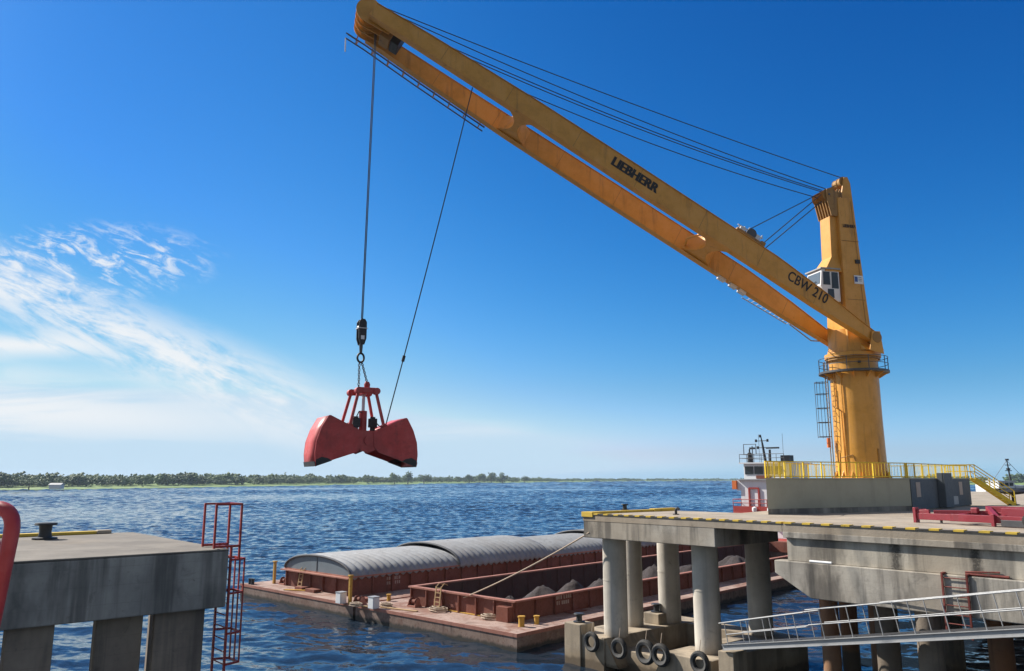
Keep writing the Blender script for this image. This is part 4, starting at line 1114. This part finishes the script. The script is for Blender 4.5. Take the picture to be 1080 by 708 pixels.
# ================================================================== red trailer frame on the wharf
to = G(963,551.5,ZD); tx = (G(1076,557,ZD)-to).normalized(); ty = Vector((-tx.y,tx.x,0))
if ty.dot(V) < 0: ty = -ty
tr_ = thing('trailer_frame', 'dark red steel trailer frame with small wheels parked on the wharf deck', 'trailer', to)
def TP(x, y, z): return to + tx*x + ty*y + Z*(z*.62)
mt = M['trailer']
mb = MB().bar(TP(0,.35,.42), TP(3.3,.35,.42), .16, .26); mb.bar(TP(0,.35,.69), TP(.55,.35,.75), .12, .16); mb.build('drawbar', mt, tr_, bevel=.015)
mb = MB().box(TP(-.04,.35,.42), tx*.06, ty*.14, Z*.36); mb.tube([TP(.0,.35,.80),TP(.3,.5,.84),TP(.5,.35,.7)], .05, 6); mb.build('hitch', mt, tr_, bevel=.01)
MB().bar(TP(1.0,.35,.02), TP(1.0,.35,.3), .07, .07, tx).build('prop_leg', M['black'], tr_)
mb = MB().bar(TP(1.6,-.05,.45), TP(7.5,-.05,.42), .18, .28); mb.build('side_beam', mt, tr_, bevel=.015)
mb = MB().bar(TP(1.2,1.5,.55), TP(7.5,1.7,.60), .18, .30); mb.build('side_beam', mt, tr_, bevel=.015)
mb = MB().bar(TP(.5,.75,.66), TP(3.6,1.9,.72), .16, .2); mb.build('brace', mt, tr_, bevel=.015)
mb = MB().bar(TP(2.1,1.9,.98), TP(3.35,-.05,.52), .18, .2); mb.build('brace', mt, tr_, bevel=.015)
mb = MB().bar(TP(2.2,1.95,.95), TP(7.5,2.1,.98), .2, .22); mb.build('upper_beam', mt, tr_, bevel=.015)
mb = MB().bar(TP(3.2,.8,.85), TP(7.4,.8,.85), .3, .3); mb.build('upper_beam', mt, tr_, bevel=.015)
for x in (1.7, 3.3, 4.9, 6.6):
    MB().bar(TP(x,.046,.46), TP(x,1.8,.6), .16, .2).build('cross_member', mt, tr_, bevel=.01)
mb = MB().bar(TP(3.3,-.2,.02), TP(3.3,-.2,.75), .16, .12, tx); mb.bar(TP(2.1,1.9,.6), TP(2.1,1.9,1.08), .2, .12, tx); mb.build('upright', mt, tr_, bevel=.01)
mb = MB().box(TP(1.95,1.18,.86), tx*.14, ty*.10, Z*.12); mb.build('coupling', mt, tr_, bevel=.04)
for x, y in ((4.55,-.1),(4.95,.75),(4.55,1.75),(6.2,-.1)):
    w = MB().lathe(TP(x,y-.13,.44), [(.15,0),(.25,.02),(.27,.08),(.27,.2),(.25,.26),(.15,.28)], 24, ty); wo = w.build('wheel', M['rubber'], tr_)
    MB().lathe(TP(x,y-.15,.44), [(.14,0),(.15,.05),(.06,.06),(.06,.1)], 16, ty).build('rim', M['galv'], wo)
mb = MB().box(TP(5.0,-.16,.24), tx*1.45, ty*.03, Z*.12); mb.build('side_plate', M['steel'], tr_, bevel=.01)
# mooring bollard with a broad black head beyond the trailer
p = G(1070,533,ZD); t = thing('mushroom_bollard', 'black broad headed bollard standing behind the red trailer frame', 'bollard', p)
MB().lathe(p, [(.35,0),(.35,.05),(.14,.1),(.12,.75)], 16).build('post', M['black'], t)
MB().lathe(p+Z*.72, [(.2,0),(.75,.08),(.85,.18),(.7,.3),(.3,.38)], 24).build('cap', M['black'], t)

# ================================================================== pusher tug and far workboat
tg = thing('pusher_tug', 'red and white pusher tug with a tall wheelhouse behind the barges', 'tug', B(15,75,0))
def tg_p(s_, t, z): return B(19.4-s_, 61.2+t, z)
def tb2(s0,s1,t0,t1,z0,z1):
    c_ = tg_p((s0+s1)/2,(t0+t1)/2,(z0+z1)/2); return MB().box(c_, AL*(s1-s0)/2, GL*(t1-t0)/2, Z*(z1-z0)/2)
def tl(*pts): return [tg_p(*p) for p in pts]
W_, TR = M['white'], M['red_rail']
tb2(-1,11,0,26,-1,1.9).build('hull', TR, tg, bevel=.2)
tb2(-.2,10,1,22,1.902,4.4).build('lower_house', W_, tg, bevel=.05)
tb2(-.2,10.5,.4,22,4.402,5.0).build('middle_deck', TR, tg, bevel=.03)
tb2(.4,9.8,1.6,18,5.002,9.0).build('upper_house', W_, tg, bevel=.05)
tb2(-.2,10.5,.45,.55,5.003,5.75).build('bulwark', TR, tg)
mb = MB()
for z in (6.15,6.6): mb.tube(tl((-.2,.5,z),(10.5,.5,z)), .05, 6); mb.tube(tl((-.2,.5,z),(-.2,14,z)), .05, 6)
for i in range(10): mb.tube(tl((-.2+1.15*i,.5,5.7),(-.2+1.15*i,.5,6.6)), .045, 6)
mb.build('deck_railing', TR, tg)
for s0_, s1_ in ((1.6,2.9),(4.4,5.8),(7,8.3)):
    mb = MB()
    for a, b_ in (((s0_,5.01),(s0_,8.0)),((s1_,5.01),(s1_,8.0)),((s0_,8.0),(s1_,8.0))): mb.bar(tg_p(a[0],1.5,a[1]), tg_p(b_[0],1.5,b_[1]), .2, .14, GL)
    mb.build('door_frame', TR, tg)
MB().lathe(tg_p(2.9,.1,5.1), [(.25,0),(.32,.2),(.3,.5),(.05,.65)], 14).build('deck_lamp', M['white'], tg)
MB().lathe(tg_p(4.9,.1,5.1), [(.25,0),(.32,.2),(.3,.5),(.05,.65)], 14).build('deck_lamp', M['white'], tg)
tb2(.1,10,1.2,16,9.002,9.12).build('bridge_deck', M['galv'], tg)
wh = tb2(.9,6.4,1.7,9,9.122,11.1).build('wheelhouse', W_, tg, bevel=.05)
for s0_ in (1.1,2.4,3.7,5.0): tb2(s0_,s0_+1.15,1.62,1.68,9.75,10.75).build('window', M['glass'], wh)
for t_ in (2.3,4.6,6.6): tb2(.83,.88,t_,t_+1.6,9.75,10.75).build('window', M['glass'], wh)
tb2(.5,6.8,1.2,9.5,11.102,11.25).build('roof', W_, wh)
tb2(2.6,4.6,1.6,1.68,9.2,9.6).build('name_board', M['oxide'], wh)
tb2(-.65,-.05,1.3,2.4,7.85,8.95).build('side_light', M['orange'], tg)
tb2(-.1,.39,1.6,2.4,7.7,9.0).build('side_board', M['white'], tg)
mb = MB()
for i in range(7): mb.tube(tl((.6+1.0*i,1.3,11.25),(.6+1.0*i,1.3,12.3)), .035, 5)
for z in (11.8,12.3): mb.tube(tl((.6,1.3,z),(6.6,1.3,z)), .035, 5); mb.tube(tl((.6,1.3,z),(.6,9,z)), .035, 5)
mb.build('roof_railing', M['steel'], wh)
ms = MB().tube(tl((2.9,4,11.2),(2.6,4,13.5),(2.4,4,14.8)), [.2,.14,.06], 8)
for z, w in ((14.1,.8),(13.2,.6),(12.4,.9)): ms.tube(tl((2.5-w,4,z),(2.5+w,4,z)), .05, 6)
for dx, z in ((-.8,14.1),(.8,14.1),(-.6,13.2),(-.2,14.7)): ms.lathe(tg_p(2.5+dx,4,z), [(.15,-.15),(.15,.2)], 8)
ms.build('mast', M['black'], tg)
mb = MB().tube(tl((1.2,3,11.3),(1.2,3,13.0)), .1, 8); mb.lathe(tg_p(1.2,3,11.3), [(.35,0),(.28,1.2),(.1,1.3)], 10); mb.build('exhaust', M['black'], wh)
mb = MB().tube(tl((1.8,2.6,11.25),(1.8,2.6,13.4)), .06, 6); mb.box(tg_p(1.8,2.6,13.1), AL*.35, GL*.15, Z*.12); mb.build('searchlight', M['black'], wh)
mb = MB().tube(tl((4.0,3,11.25),(4.0,3,12.9)), .15, 8); mb.box(tg_p(4.4,3,13.1), AL*.85, GL*.15, Z*.1); mb.build('radar', M['black'], wh)
mb = MB().box(tg_p(5.8,4,11.7), AL*.6, GL*.6, Z*.45); mb.build('roof_locker', M['black'], wh)
mb = MB().tube(tl((.9,2,12.3),(.9,2,13.6),(2.6,2,13.6),(2.6,2,12.3)), .06, 6); mb.build('lamp_frame', M['steel'], wh)
for s0_ in (1.6, 4.9): MB().tube(tl((s0_,5,11.3),(s0_,5,15.0)), .025, 5).build('antenna', M['steel'], wh)

def tb(x0,x1,y0,y1,z0,z1): return MB().box(((x0+x1)/2,(y0+y1)/2,(z0+z1)/2), ((x1-x0)/2,0,0), (0,(y1-y0)/2,0), (0,0,(z1-z0)/2))
wb_ = thing('workboat', 'small white workboat with a dark mast beyond the far deck edge', 'boat', (88,141,0))
def bb(x0,x1,y0,y1,z0,z1): return tb(x0+88,x1+88,y0+141,y1+141,z0,z1)
MB().prism([(83.0,138.5),(96,138.5),(98.5,141),(96,143.5),(83.0,143.5)], -1, 5.9).build('hull', M['steel'], wb_, bevel=.2)
bb(-3.2,4.5,-2,2,5.9,7.5).build('deckhouse', M['steel'], wb_, bevel=.08)
h2 = bb(-2.4,.4,-1.8,1.8,7.502,8.7).build('wheelhouse', W_, wb_, bevel=.08)
for x in (-2.1,-1.3,-.5): bb(x,x+.6,-1.86,-1.81,7.95,8.5).build('window', M['glass'], h2)
bb(-2.6,.6,-2,2,8.702,8.82).build('roof', W_, h2)
bb(.9,2.4,-1.2,1.2,7.502,8.05).build('engine_casing', W_, wb_, bevel=.08); bb(2.6,4.2,-1.6,1.6,7.502,7.9).build('black_hatch', M['black'], wb_, bevel=.1)
ms = MB().tube([(89.0,141,7.5),(88.6,141,12.6)], [.22,.07], 8)
for z, w in ((11.6,.5),(10.6,.6)): ms.tube([(88.7-w,141,z),(88.7+w,141,z)], .07, 6)
ms.lathe((88.65,141,12.4), [(.3,0),(.3,.3)], 8); ms.lathe((88.7,141,10.7), [(.3,0),(.35,.35)], 8)
ms.build('mast', M['black'], wb_)
ln = MB().tube([(88.6,141,12.4),(92.4,141,8)], .04, 5); ln.tube([(88.6,141,12.4),(84.6,141,7.5)], .04, 5); ln.build('stay', M['steel'], wb_)
bb(-4.6,-4.1,-1.5,1.5,5.9,8.2).build('side_locker', W_, wb_)

# ================================================================== far banks, woods and trees
def at_dy(px, dy): # ground point on the river level seen dy px under the horizon
    return G(px, 505+dy, 0)
lb_ = [(-900,14.0),(-400,14.0),(-150,13.4),(0,12.6),(100,11.4),(200,9.6),(300,8.0),(400,6.5),(470,5.4),(540,4.6),(620,3.6),(700,2.9),(780,2.6),(860,2.45)]
rb_ = [(960,6.4),(1050,6.6),(1150,7.5),(1500,9)]
def bank(name, pts, depth, zt):
    near = [at_dy(*p) for p in pts]; rows = []
    fine = []
    for a, b_ in zip(near, near[1:]):
        n = max(6, int((b_-a).length/25)); fine += [a.lerp(b_, i/n) for i in range(n)]
    fine.append(near[-1]); random.seed(11)
    base = []
    for i, p in enumerate(fine):
        q = fine[min(i+1,len(fine)-1)]-fine[max(i-1,0)]; nn = Vector((-q.y,q.x,0)).normalized()
        if nn.dot(p) < 0: nn = -nn
        j = 10*mnoise.noise(Vector((i*.21,0,3)))+5*mnoise.noise(Vector((i*.7,0,5)))
        base.append((p+nn*j, nn))
    for off, z in ((-1,-.6),(0,.25),(6,.8),(25,zt*.45),(60,zt*.9),(depth,zt),(depth*4,zt+.6)):
        rows.append([p+nn*off+Z*(z+.25*mnoise.noise(p*.03+nn*off*.1)) for p, nn in base])
    o = MB().sheet(rows, smooth=True).build(name, M['grass'], autosmooth=False); o['kind'] = 'structure'
    return base
leftb = bank('far_bank', lb_, 110, 3.2); rightb = bank('far_bank', rb_, 110, 4.2)
OCT = [(1,0,0),(-1,0,0),(0,1,0),(0,-1,0),(0,0,1),(0,0,-1)]
OF = [(0,2,4),(2,1,4),(1,3,4),(3,0,4),(2,0,5),(1,2,5),(3,1,5),(0,3,5)]
def clumps(vs, fs, c, r, h, n, rng, size, lift=.25):
    for _ in range(n):
        while True:
            p = rng.uniform(-1,1,3)
            d = float(np.dot(p,p))
            if .12 < d < 1: break
        bulge = 1.0 - .25*max(0,-p[2])
        q = np.array((c[0]+p[0]*r*bulge, c[1]+p[1]*r*bulge, c[2]+h*(lift+(1-lift)*(.5+.5*p[2]))))
        s = size*rng.uniform(.55,1.25); a = rng.uniform(0,6.28); ca_, sa_ = math.cos(a), math.sin(a)
        o = len(vs)
        for (x,y,z) in OCT:
            jx, jy, jz = rng.uniform(.65,1.35,3)
            x, y, z = x*jx*s, y*jy*s, z*jz*s*.75
            vs.append((q[0]+x*ca_-y*sa_, q[1]+x*sa_+y*ca_+.3*z, q[2]+z+.25*x))
        fs += [tuple(i+o for i in f) for f in OF]
def mesh_obj(name, vs, fs, mat, parent=None):
    off = WORLD.get(root_of(parent), Vector((0,0,0))) if parent else Vector((0,0,0))
    me = bpy.data.meshes.new(name); me.from_pydata([(v[0]-off.x,v[1]-off.y,v[2]-off.z) for v in vs], [], fs); me.materials.append(mat); me.update()
    o = bpy.data.objects.new(name, me); COL.objects.link(o)
    if parent: o.parent = parent
    return o
rng = np.random.default_rng(5)
def wood(name, base, px_h, label, skip=None):
    vs, fs = [], []
    for i in range(len(base)-1):
        p, nn = base[i]; p2, _ = base[i+1]
        if p.y < 60: continue
        px = 540+820*p.x/(p.y*CT)
        if px < -160 or px > 1250: continue
        L = (p2-p).length; dist = p.length
        n = max(1, int(L/6.0*(4.2 if px < 400 else 2.6)))
        for j in range(n):
            f = rng.uniform(0,1); dep = rng.choice([46,55,70,90,120])*rng.uniform(.85,1.15)
            c = p.lerp(p2,f)+nn*dep
            hh = max(2., px_h(px)*dist/820-2.2)*rng.uniform(.6,1.1)*(.62+.8*(.5+.5*mnoise.noise(Vector((px*.05, dep*.05, 1)))+.5*mnoise.noise(Vector((px*.16, dep*.02, 4)))))
            if hh < 1: continue
            clumps(vs, fs, (c.x,c.y,3.0), hh*rng.uniform(.5,1.05), hh, int(22+min(22,900/dist*18)), rng, hh*rng.uniform(.13,.2), .02)
        # low riverside bushes
        for j in range(int(L/9)):
            if rng.uniform() < .4:
                c = p.lerp(p2, rng.uniform())+nn*rng.uniform(10,50); hh = rng.uniform(1.2,3.2)*max(1,dist/900)
                clumps(vs, fs, (c.x,c.y,1.6), hh*1.1, hh, 8, rng, hh*.3, .05)
    o = mesh_obj(name, vs, fs, M['leaf']); o['kind'] = 'stuff'; o['label'] = label; o['category'] = 'wood'
    return o
def lh(px):
    pts = [(-200,12.5),(0,12),(120,12),(250,10.8),(350,9.2),(400,7.8),(470,5.6),(520,6),(570,4.5),(640,3.1),(720,2.5),(860,2.2)]
    return float(np.interp(px,[a for a,_ in pts],[b for _,b in pts]))
wood('riverside_wood', leftb, lh, 'long low green wood along the far river bank')
wood('riverside_wood', rightb, lambda px: 8.5, 'short stretch of green wood beyond the workboat')
def tree(px, dy, h_px, w_px, lab, seed):
    p = at_dy(px, dy); dist = p.length; p = p + Vector((p.x,p.y,0)).normalized()*20; p.z = .5
    h = h_px*dist/820; r = w_px*dist/820/2; rg = np.random.default_rng(seed)
    t = thing('bank_tree', lab, 'tree', p, 'single trees on the far bank')
    mb = MB().tube([p, p+Vector((.02*h,0,.3*h)), p+Vector((.0,0,.75*h))], [.045*h,.032*h,.012*h], 7)
    for k in range(4):
        a = rg.uniform(0,6.28); mb.tube([p+Z*h*(.25+.1*k), p+Z*h*(.45+.1*k)+Vector((math.cos(a),math.sin(a),0))*r*.6], [.02*h,.008*h], 5)
    mb.build('trunk', M['bark'], t)
    vs, fs = [], []
    for k in range(7):
        a = rg.uniform(0,6.28); d = rg.uniform(.2,.62)*r
        clumps(vs, fs, (p.x+math.cos(a)*d, p.y+math.sin(a)*d, p.z+h*rg.uniform(.2,.42)), r*.52, h*rg.uniform(.38,.58), 34, rg, h*.06, .05)
    mesh_obj('crown', vs, fs, M['leaf'], t)
for a in ((416,6.3,13,15,'broad dark tree on the far bank just below the right shell of the grab',1),(430,6.2,14,13,'tall tree on the far bank right under the grab corner',2),(447,5.9,12,20,'wide rounded tree on the far bank right of the grab',3),
          (495,5.1,10.5,10,'small lone tree standing left of the tall pair on the far bank',4),(506,5.0,12.5,13,'left tree of the tall pair on the far bank',5),(518,4.9,13,12,'right tree of the tall pair on the far bank',6),
          (530,4.8,11.5,11,'slim tree right of the tall pair on the far bank',7),(553,4.5,8.5,14,'low wide tree at the thin end of the bank trees',8),(30,12.6,13,26,'wide dark tree at the water edge beside the white hut',9)):
    tree(*a)
p = at_dy(48,13.0)+Vector((0,14,0)); p.z = 1.0
hu = thing('bank_hut', 'tiny white hut with a low roof on the far bank among trees', 'hut', p)
MB().box(p+Z*2.0, (4.5,0,0), (0,2.5,0), (0,0,1.6)).build('wall', M['white'], hu)
MB().extrude([p+Vector((-5,-3,3.6)),p+Vector((-5,3,3.6)),p+Vector((-5,0,4.9))], Vector((10,0,0))).build('roof', M['galv'], hu)

# ================================================================== river
HAZE = .0001
def river():
    th = np.concatenate([np.linspace(-180,-50,60)[:-1], np.linspace(-50,50,640), np.linspace(50,180,60)[1:]])*math.pi/180
    rr = np.concatenate([[0.5,2,4], np.geomspace(6, 45, 330)[:-1], np.geomspace(45, 4100, 1500)])
    TH, RR = np.meshgrid(th, rr); X = RR*np.sin(TH); Y = RR*np.cos(TH); Zz = np.zeros_like(X)
    dth = np.gradient(th); drr = np.gradient(rr)
    sp = np.maximum(RR*dth[None,:], drr[:,None])
    rg = np.random.default_rng(2); wind = R(205)
    lam = np.concatenate([np.geomspace(.45, 1.6, 34), np.geomspace(1.6, 6.5, 30)])
    for l in lam:
        a = wind + rg.normal(0,.55); kx, ky = math.sin(a)*2*math.pi/l, math.cos(a)*2*math.pi/l
        amp = .0036*l**.92; w = np.clip((l/sp-2.2)/2.5, 0, 1)
        ph = rg.uniform(0,6.28)
        ax = kx*X+ky*Y+ph + .6*np.sin(.11*X+ph)+.5*np.sin(.083*Y+2*ph)
        s = np.sin(ax); Zz += amp*w*(s - .25*np.cos(2*ax))
    # far out the waves are carried by ever longer swells so that the surface keeps its slope
    lr = np.log(RR); blend = np.clip((RR-45)/120, 0, 1)*np.clip(.85+.5*np.sin(.021*X+.013*Y+2*np.sin(.006*Y+.004*X))*np.sin(.017*Y-.009*X), .35, 1.4)
    for q in range(34):
        c_ = rg.uniform(.0078, .019); kr = 2*math.pi/c_; kt = kr*rg.normal(0,.75)
        kt = max(-560, min(560, kt)); ph = rg.uniform(0,6.28)
        amp = SLOPE*RR/math.hypot(kr,kt)
        Zz += blend*amp*np.sin(kr*lr + kt*TH + ph + 1.4*np.sin(19*TH+7*lr+ph)+.9*np.sin(31*TH-11*lr+2*ph))
    n, m = X.shape
    co = np.stack([X,Y,Zz],-1).reshape(-1,3)
    i = np.arange(n-1)[:,None]*m+np.arange(m-1)[None,:]
    f = np.stack([i,i+1,i+m+1,i+m],-1).reshape(-1,4)
    me = bpy.data.meshes.new('river'); me.vertices.add(len(co)); me.vertices.foreach_set('co', co.astype(np.float32).ravel())
    me.loops.add(f.size); me.loops.foreach_set('vertex_index', f.astype(np.int32).ravel()[::1])
    me.polygons.add(len(f)); me.polygons.foreach_set('loop_start', np.arange(0,f.size,4,dtype=np.int32))
    me.update(calc_edges=True); me.polygons.foreach_set('use_smooth', np.ones(len(f),bool)); me.flip_normals()
    m_, nt, b = new_mat('river_water'); k = NT(nt)
    b.inputs['Base Color'].default_value = WATER_COL; b.inputs['Roughness'].default_value = .06; b.inputs['IOR'].default_value = 1.333
    g = k.n('ShaderNodeNewGeometry'); k.pos = g.outputs['Position']
    A = k.noise(k.P((.7,1.25,1), R(25)), 2.6, 4, .6).outputs['Color']; C = k.noise(k.P((.8,1.3,1), R(-10)), .62, 3, .6).outputs['Color']; Pn = k.noise(k.P((.35,1.3,1)), .018, 4, .6).outputs[0]
    def vm(op, a, b_): 
        nd = k.n('ShaderNodeVectorMath', operation=op); k.put(nd.inputs[0], a); k.put(nd.inputs[1], b_); return nd.outputs[0]
    a1 = vm('MULTIPLY', vm('SUBTRACT', A, (.5,.5,.5)), (WS1,WS1,0)); c1 = vm('MULTIPLY', vm('SUBTRACT', C, (.5,.5,.5)), (WS2,WS2,0))
    tot = vm('ADD', a1, c1)
    sc = k.n('ShaderNodeVectorMath', operation='SCALE'); k.put(sc.inputs[0], tot); k.put(sc.inputs['Scale'], k.ramp(Pn, .35, .65, .72, 1.25))
    nn = k.n('ShaderNodeVectorMath', operation='NORMALIZE'); k.put(nn.inputs[0], vm('ADD', g.outputs['Normal'], sc.outputs[0]))
    k.put(b.inputs['Normal'], nn.outputs[0])
    me.materials.append(m_)
    o = bpy.data.objects.new('river', me); COL.objects.link(o); o['kind'] = 'structure'
    return o
SLOPE = .048
WATER_COL = (.012,.022,.036,1); WS1, WS2 = .40, .30
river()
# river bed so that nothing is bottomless
mb = MB().box((0,0,-5), (4150,0,0), (0,4150,0), (0,0,.5)); bd = mb.build('river_bed', M['pile_dark']); bd['kind'] = 'structure'

# ================================================================== the air over the river
hz = MB().box((0,0,(36.5-6.6)/2), (4300,0,0), (0,4300,0), (0,0,(36.5+6.6)/2))
hm = bpy.data.materials.new('haze_air'); hm.use_nodes = True; hn = hm.node_tree
hn.nodes.remove(hn.nodes['Principled BSDF']); pv = hn.nodes.new('ShaderNodeVolumePrincipled')
pv.inputs['Color'].default_value = (.66,.82,1.0,1); pv.inputs['Density'].default_value = HAZE; pv.inputs['Anisotropy'].default_value = .2
hn.links.new(pv.outputs[0], hn.nodes['Material Output'].inputs['Volume'])
ho = hz.build('haze', hm); ho['kind'] = 'stuff'; ho['label'] = 'thin pale air over the river'

# ================================================================== sky, sun, camera
SUN_AZ, SUN_EL = -63.0, 39.0
wd = bpy.data.worlds.new('World'); scn.world = wd; wd.use_nodes = True
nt = wd.node_tree; k = NT(nt); bg = nt.nodes['Background']
sky = k.n('ShaderNodeTexSky', sky_type='NISHITA'); sky.sun_disc = False
sky.sun_elevation = R(SUN_EL); sky.sun_rotation = R(SUN_AZ)
sky.altitude = 0; sky.air_density = 1.0; sky.dust_density = .6; sky.ozone_density = 2.5
SKY_S = .12; SKY_B = .077    # SKY_S: sky brightness as exposed in the picture
tc = k.n('ShaderNodeTexCoord'); sp = k.n('ShaderNodeSeparateXYZ'); k.put(sp.inputs[0], tc.outputs['Generated'])
x, y, z = sp.outputs
dv = k.n('ShaderNodeCombineXYZ'); k.put(dv.inputs[0], x); k.put(dv.inputs[1], y); k.put(dv.inputs[2], k.math('MAXIMUM', z, .004)); k.put(sky.inputs[0], dv.outputs[0])
# a clear, polarised looking blue ahead; unseen pale veil added overhead and behind as neutral fill
hz0 = k.ramp(z, .0, .035, 1., 0.); hz1 = k.ramp(z, .02, .12, 1., 0.)
raw0 = k.mix(1., sky.outputs[0], k.mix(k.ramp(k.math('DIVIDE', x, k.math('MAXIMUM', y, .05)), -.15, -.75), (1.,1.,1.), (.72,.80,.92)), 'MULTIPLY')
raw = k.mix(1., raw0, k.mix(hz0, k.mix(hz1, (1.,1.,1.08), (.96,1.12,1.48)), (1.0,1.42,2.1)), 'MULTIPLY')
sc_ = k.n('ShaderNodeSeparateColor'); k.put(sc_.inputs[0], raw)
def pw(s_, g_, a_): return k.math('MULTIPLY', k.math('POWER', k.math('MULTIPLY', s_, SKY_S), g_), a_/SKY_S)
cc_ = k.n('ShaderNodeCombineColor'); g_o = pw(sc_.outputs[1], 1.5, 1.07); k.put(cc_.inputs[0], k.math('MINIMUM', pw(sc_.outputs[0], 2.95, 2.55), k.math('MULTIPLY', g_o, .95))); k.put(cc_.inputs[1], g_o)
clip = k.n('ShaderNodeMix', data_type='RGBA', blend_type='DARKEN'); k.put(clip.inputs[0], 1.); k.put(clip.inputs[6], cc_.outputs[0]); clip.inputs[7].default_value = (.55/SKY_S,.735/SKY_S,.89/SKY_S,1); k.put(cc_.inputs[2], pw(sc_.outputs[2], 1.08, 1.08))
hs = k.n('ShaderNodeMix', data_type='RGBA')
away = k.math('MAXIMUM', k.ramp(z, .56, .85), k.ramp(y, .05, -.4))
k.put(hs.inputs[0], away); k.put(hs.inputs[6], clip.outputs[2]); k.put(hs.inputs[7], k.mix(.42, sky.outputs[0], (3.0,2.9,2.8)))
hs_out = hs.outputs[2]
ys = k.math('MAXIMUM', y, .05)
pq = k.math('DIVIDE', x, ys); eq = k.math('DIVIDE', z, ys)
# cirrus: streak frame along a line falling to the right
al = k.math('ADD', k.math('MULTIPLY', pq, .924), k.math('MULTIPLY', eq, -.382))
pe = k.math('ADD', k.math('MULTIPLY', pq, .382), k.math('MULTIPLY', eq, .924))
def comb(a, b_, c=0.):
    nd = k.n('ShaderNodeCombineXYZ'); k.put(nd.inputs[0], a); k.put(nd.inputs[1], b_); k.put(nd.inputs[2], c); return nd.outputs[0]
wisp = k.noise(comb(k.math('MULTIPLY', al, 5.), k.math('MULTIPLY', pe, 26.)), 1.0, 9, .64, .9).outputs[0]
fine = k.noise(comb(k.math('MULTIPLY', al, 16.), k.math('MULTIPLY', pe, 60.), 3.), 1.0, 8, .68, 1.2).outputs[0]
ripple = k.noise(comb(k.math('MULTIPLY', al, 34.), k.math('MULTIPLY', pe, 34.), 7.), 1.0, 4, .6, .5).outputs[0]
veil = k.noise(comb(k.math('MULTIPLY', pq, 2.2), k.math('MULTIPLY', eq, 22.), 5.), 1.0, 8, .6, .6).outputs[0]
det = k.math('ADD', k.math('MULTIPLY', wisp, .6), k.math('ADD', k.math('MULTIPLY', fine, .28), k.math('MULTIPLY', ripple, .12)))
def band(v, c, w):   # soft band round c
    return k.math('SUBTRACT', 1., k.ramp(k.math('ABSOLUTE', k.math('SUBTRACT', v, c)), 0., w))
fade_r = lambda a, b_: k.ramp(pq, a, b_, 1., 0.)
# main streak
m1 = k.math('MULTIPLY', band(pe, -.024, .068), fade_r(-.36, -.13)); d1 = k.math('MULTIPLY', k.ramp(det, .38, .58), m1)
# upper patches
ctr = k.math('ADD', k.math('POWER', k.math('DIVIDE', k.math('ADD', pq, .56), .17), 2.), k.math('POWER', k.math('DIVIDE', k.math('ADD', eq, -.285), .055), 2.))
m2 = k.ramp(ctr, 0., 1.3, 1., 0.); d2 = k.math('MULTIPLY', k.ramp(k.math('ADD', k.math('MULTIPLY', fine, .7), k.math('MULTIPLY', ripple, .3)), .47, .64), m2)
# small streak left, mid height
m3 = k.math('MULTIPLY', band(eq, .172, .026), fade_r(-.62, -.44)); d3 = k.math('MULTIPLY', k.ramp(wisp, .36, .6), m3)
# broad low veil
m4 = k.math('MULTIPLY', k.ramp(eq, .03, .085), k.ramp(k.math('ADD', eq, k.math('MULTIPLY', k.math('ADD', pq, .66), .22)), .185, .095)); m4 = k.math('MULTIPLY', m4, fade_r(-.36, -.02)); d4 = k.math('MULTIPLY', k.ramp(veil, .36, .56), m4)
m5 = k.math('MULTIPLY', band(eq, .058, .022), k.math('MULTIPLY', k.ramp(pq, -.2,-.1), k.ramp(pq, .06, -.04))); d5 = k.math('MULTIPLY', k.ramp(veil, .40, .6), k.math('MULTIPLY', m5, .6))
inv = None
for d_, a_ in ((d1,.92),(d2,.85),(d3,.92),(d4,.85),(d5,.5)):
    q = k.math('SUBTRACT', 1., k.math('MULTIPLY', d_, a_)); inv = q if inv is None else k.math('MULTIPLY', inv, q)
cl_f = k.math('MULTIPLY', k.math('SUBTRACT', 1., inv), k.ramp(y, .05, .2))
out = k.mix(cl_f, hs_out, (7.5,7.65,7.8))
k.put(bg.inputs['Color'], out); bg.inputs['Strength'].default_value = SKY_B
sd = Vector((math.sin(R(SUN_AZ))*math.cos(R(SUN_EL)), math.cos(R(SUN_AZ))*math.cos(R(SUN_EL)), math.sin(R(SUN_EL))))
sl = bpy.data.lights.new('sun', 'SUN'); sl.energy = 5.0; sl.angle = R(.53); sl.color = (1,.94,.85)
so = bpy.data.objects.new('sun', sl); COL.objects.link(so); so.rotation_euler = sd.to_track_quat('Z','Y').to_euler(); so.location = sd*100
cam = bpy.data.cameras.new('camera'); cam.sensor_width = 36; cam.lens = 36*FPX/1080; cam.clip_start = .1; cam.clip_end = 30000
co_ = bpy.data.objects.new('camera', cam); COL.objects.link(co_); co_.location = (0,0,H); co_.rotation_euler = (math.pi/2+PITCH,0,0); scn.camera = co_
scn.view_settings.view_transform = 'Standard'; scn.view_settings.look = 'None'; scn.view_settings.gamma = 1; scn.view_settings.exposure = math.log2(SKY_S/SKY_B); scn.view_settings.use_curve_mapping = False
scn.render.engine = 'CYCLES'; scn.cycles.max_bounces = 8; scn.cycles.use_denoising = True; scn.cycles.sample_clamp_indirect = 6
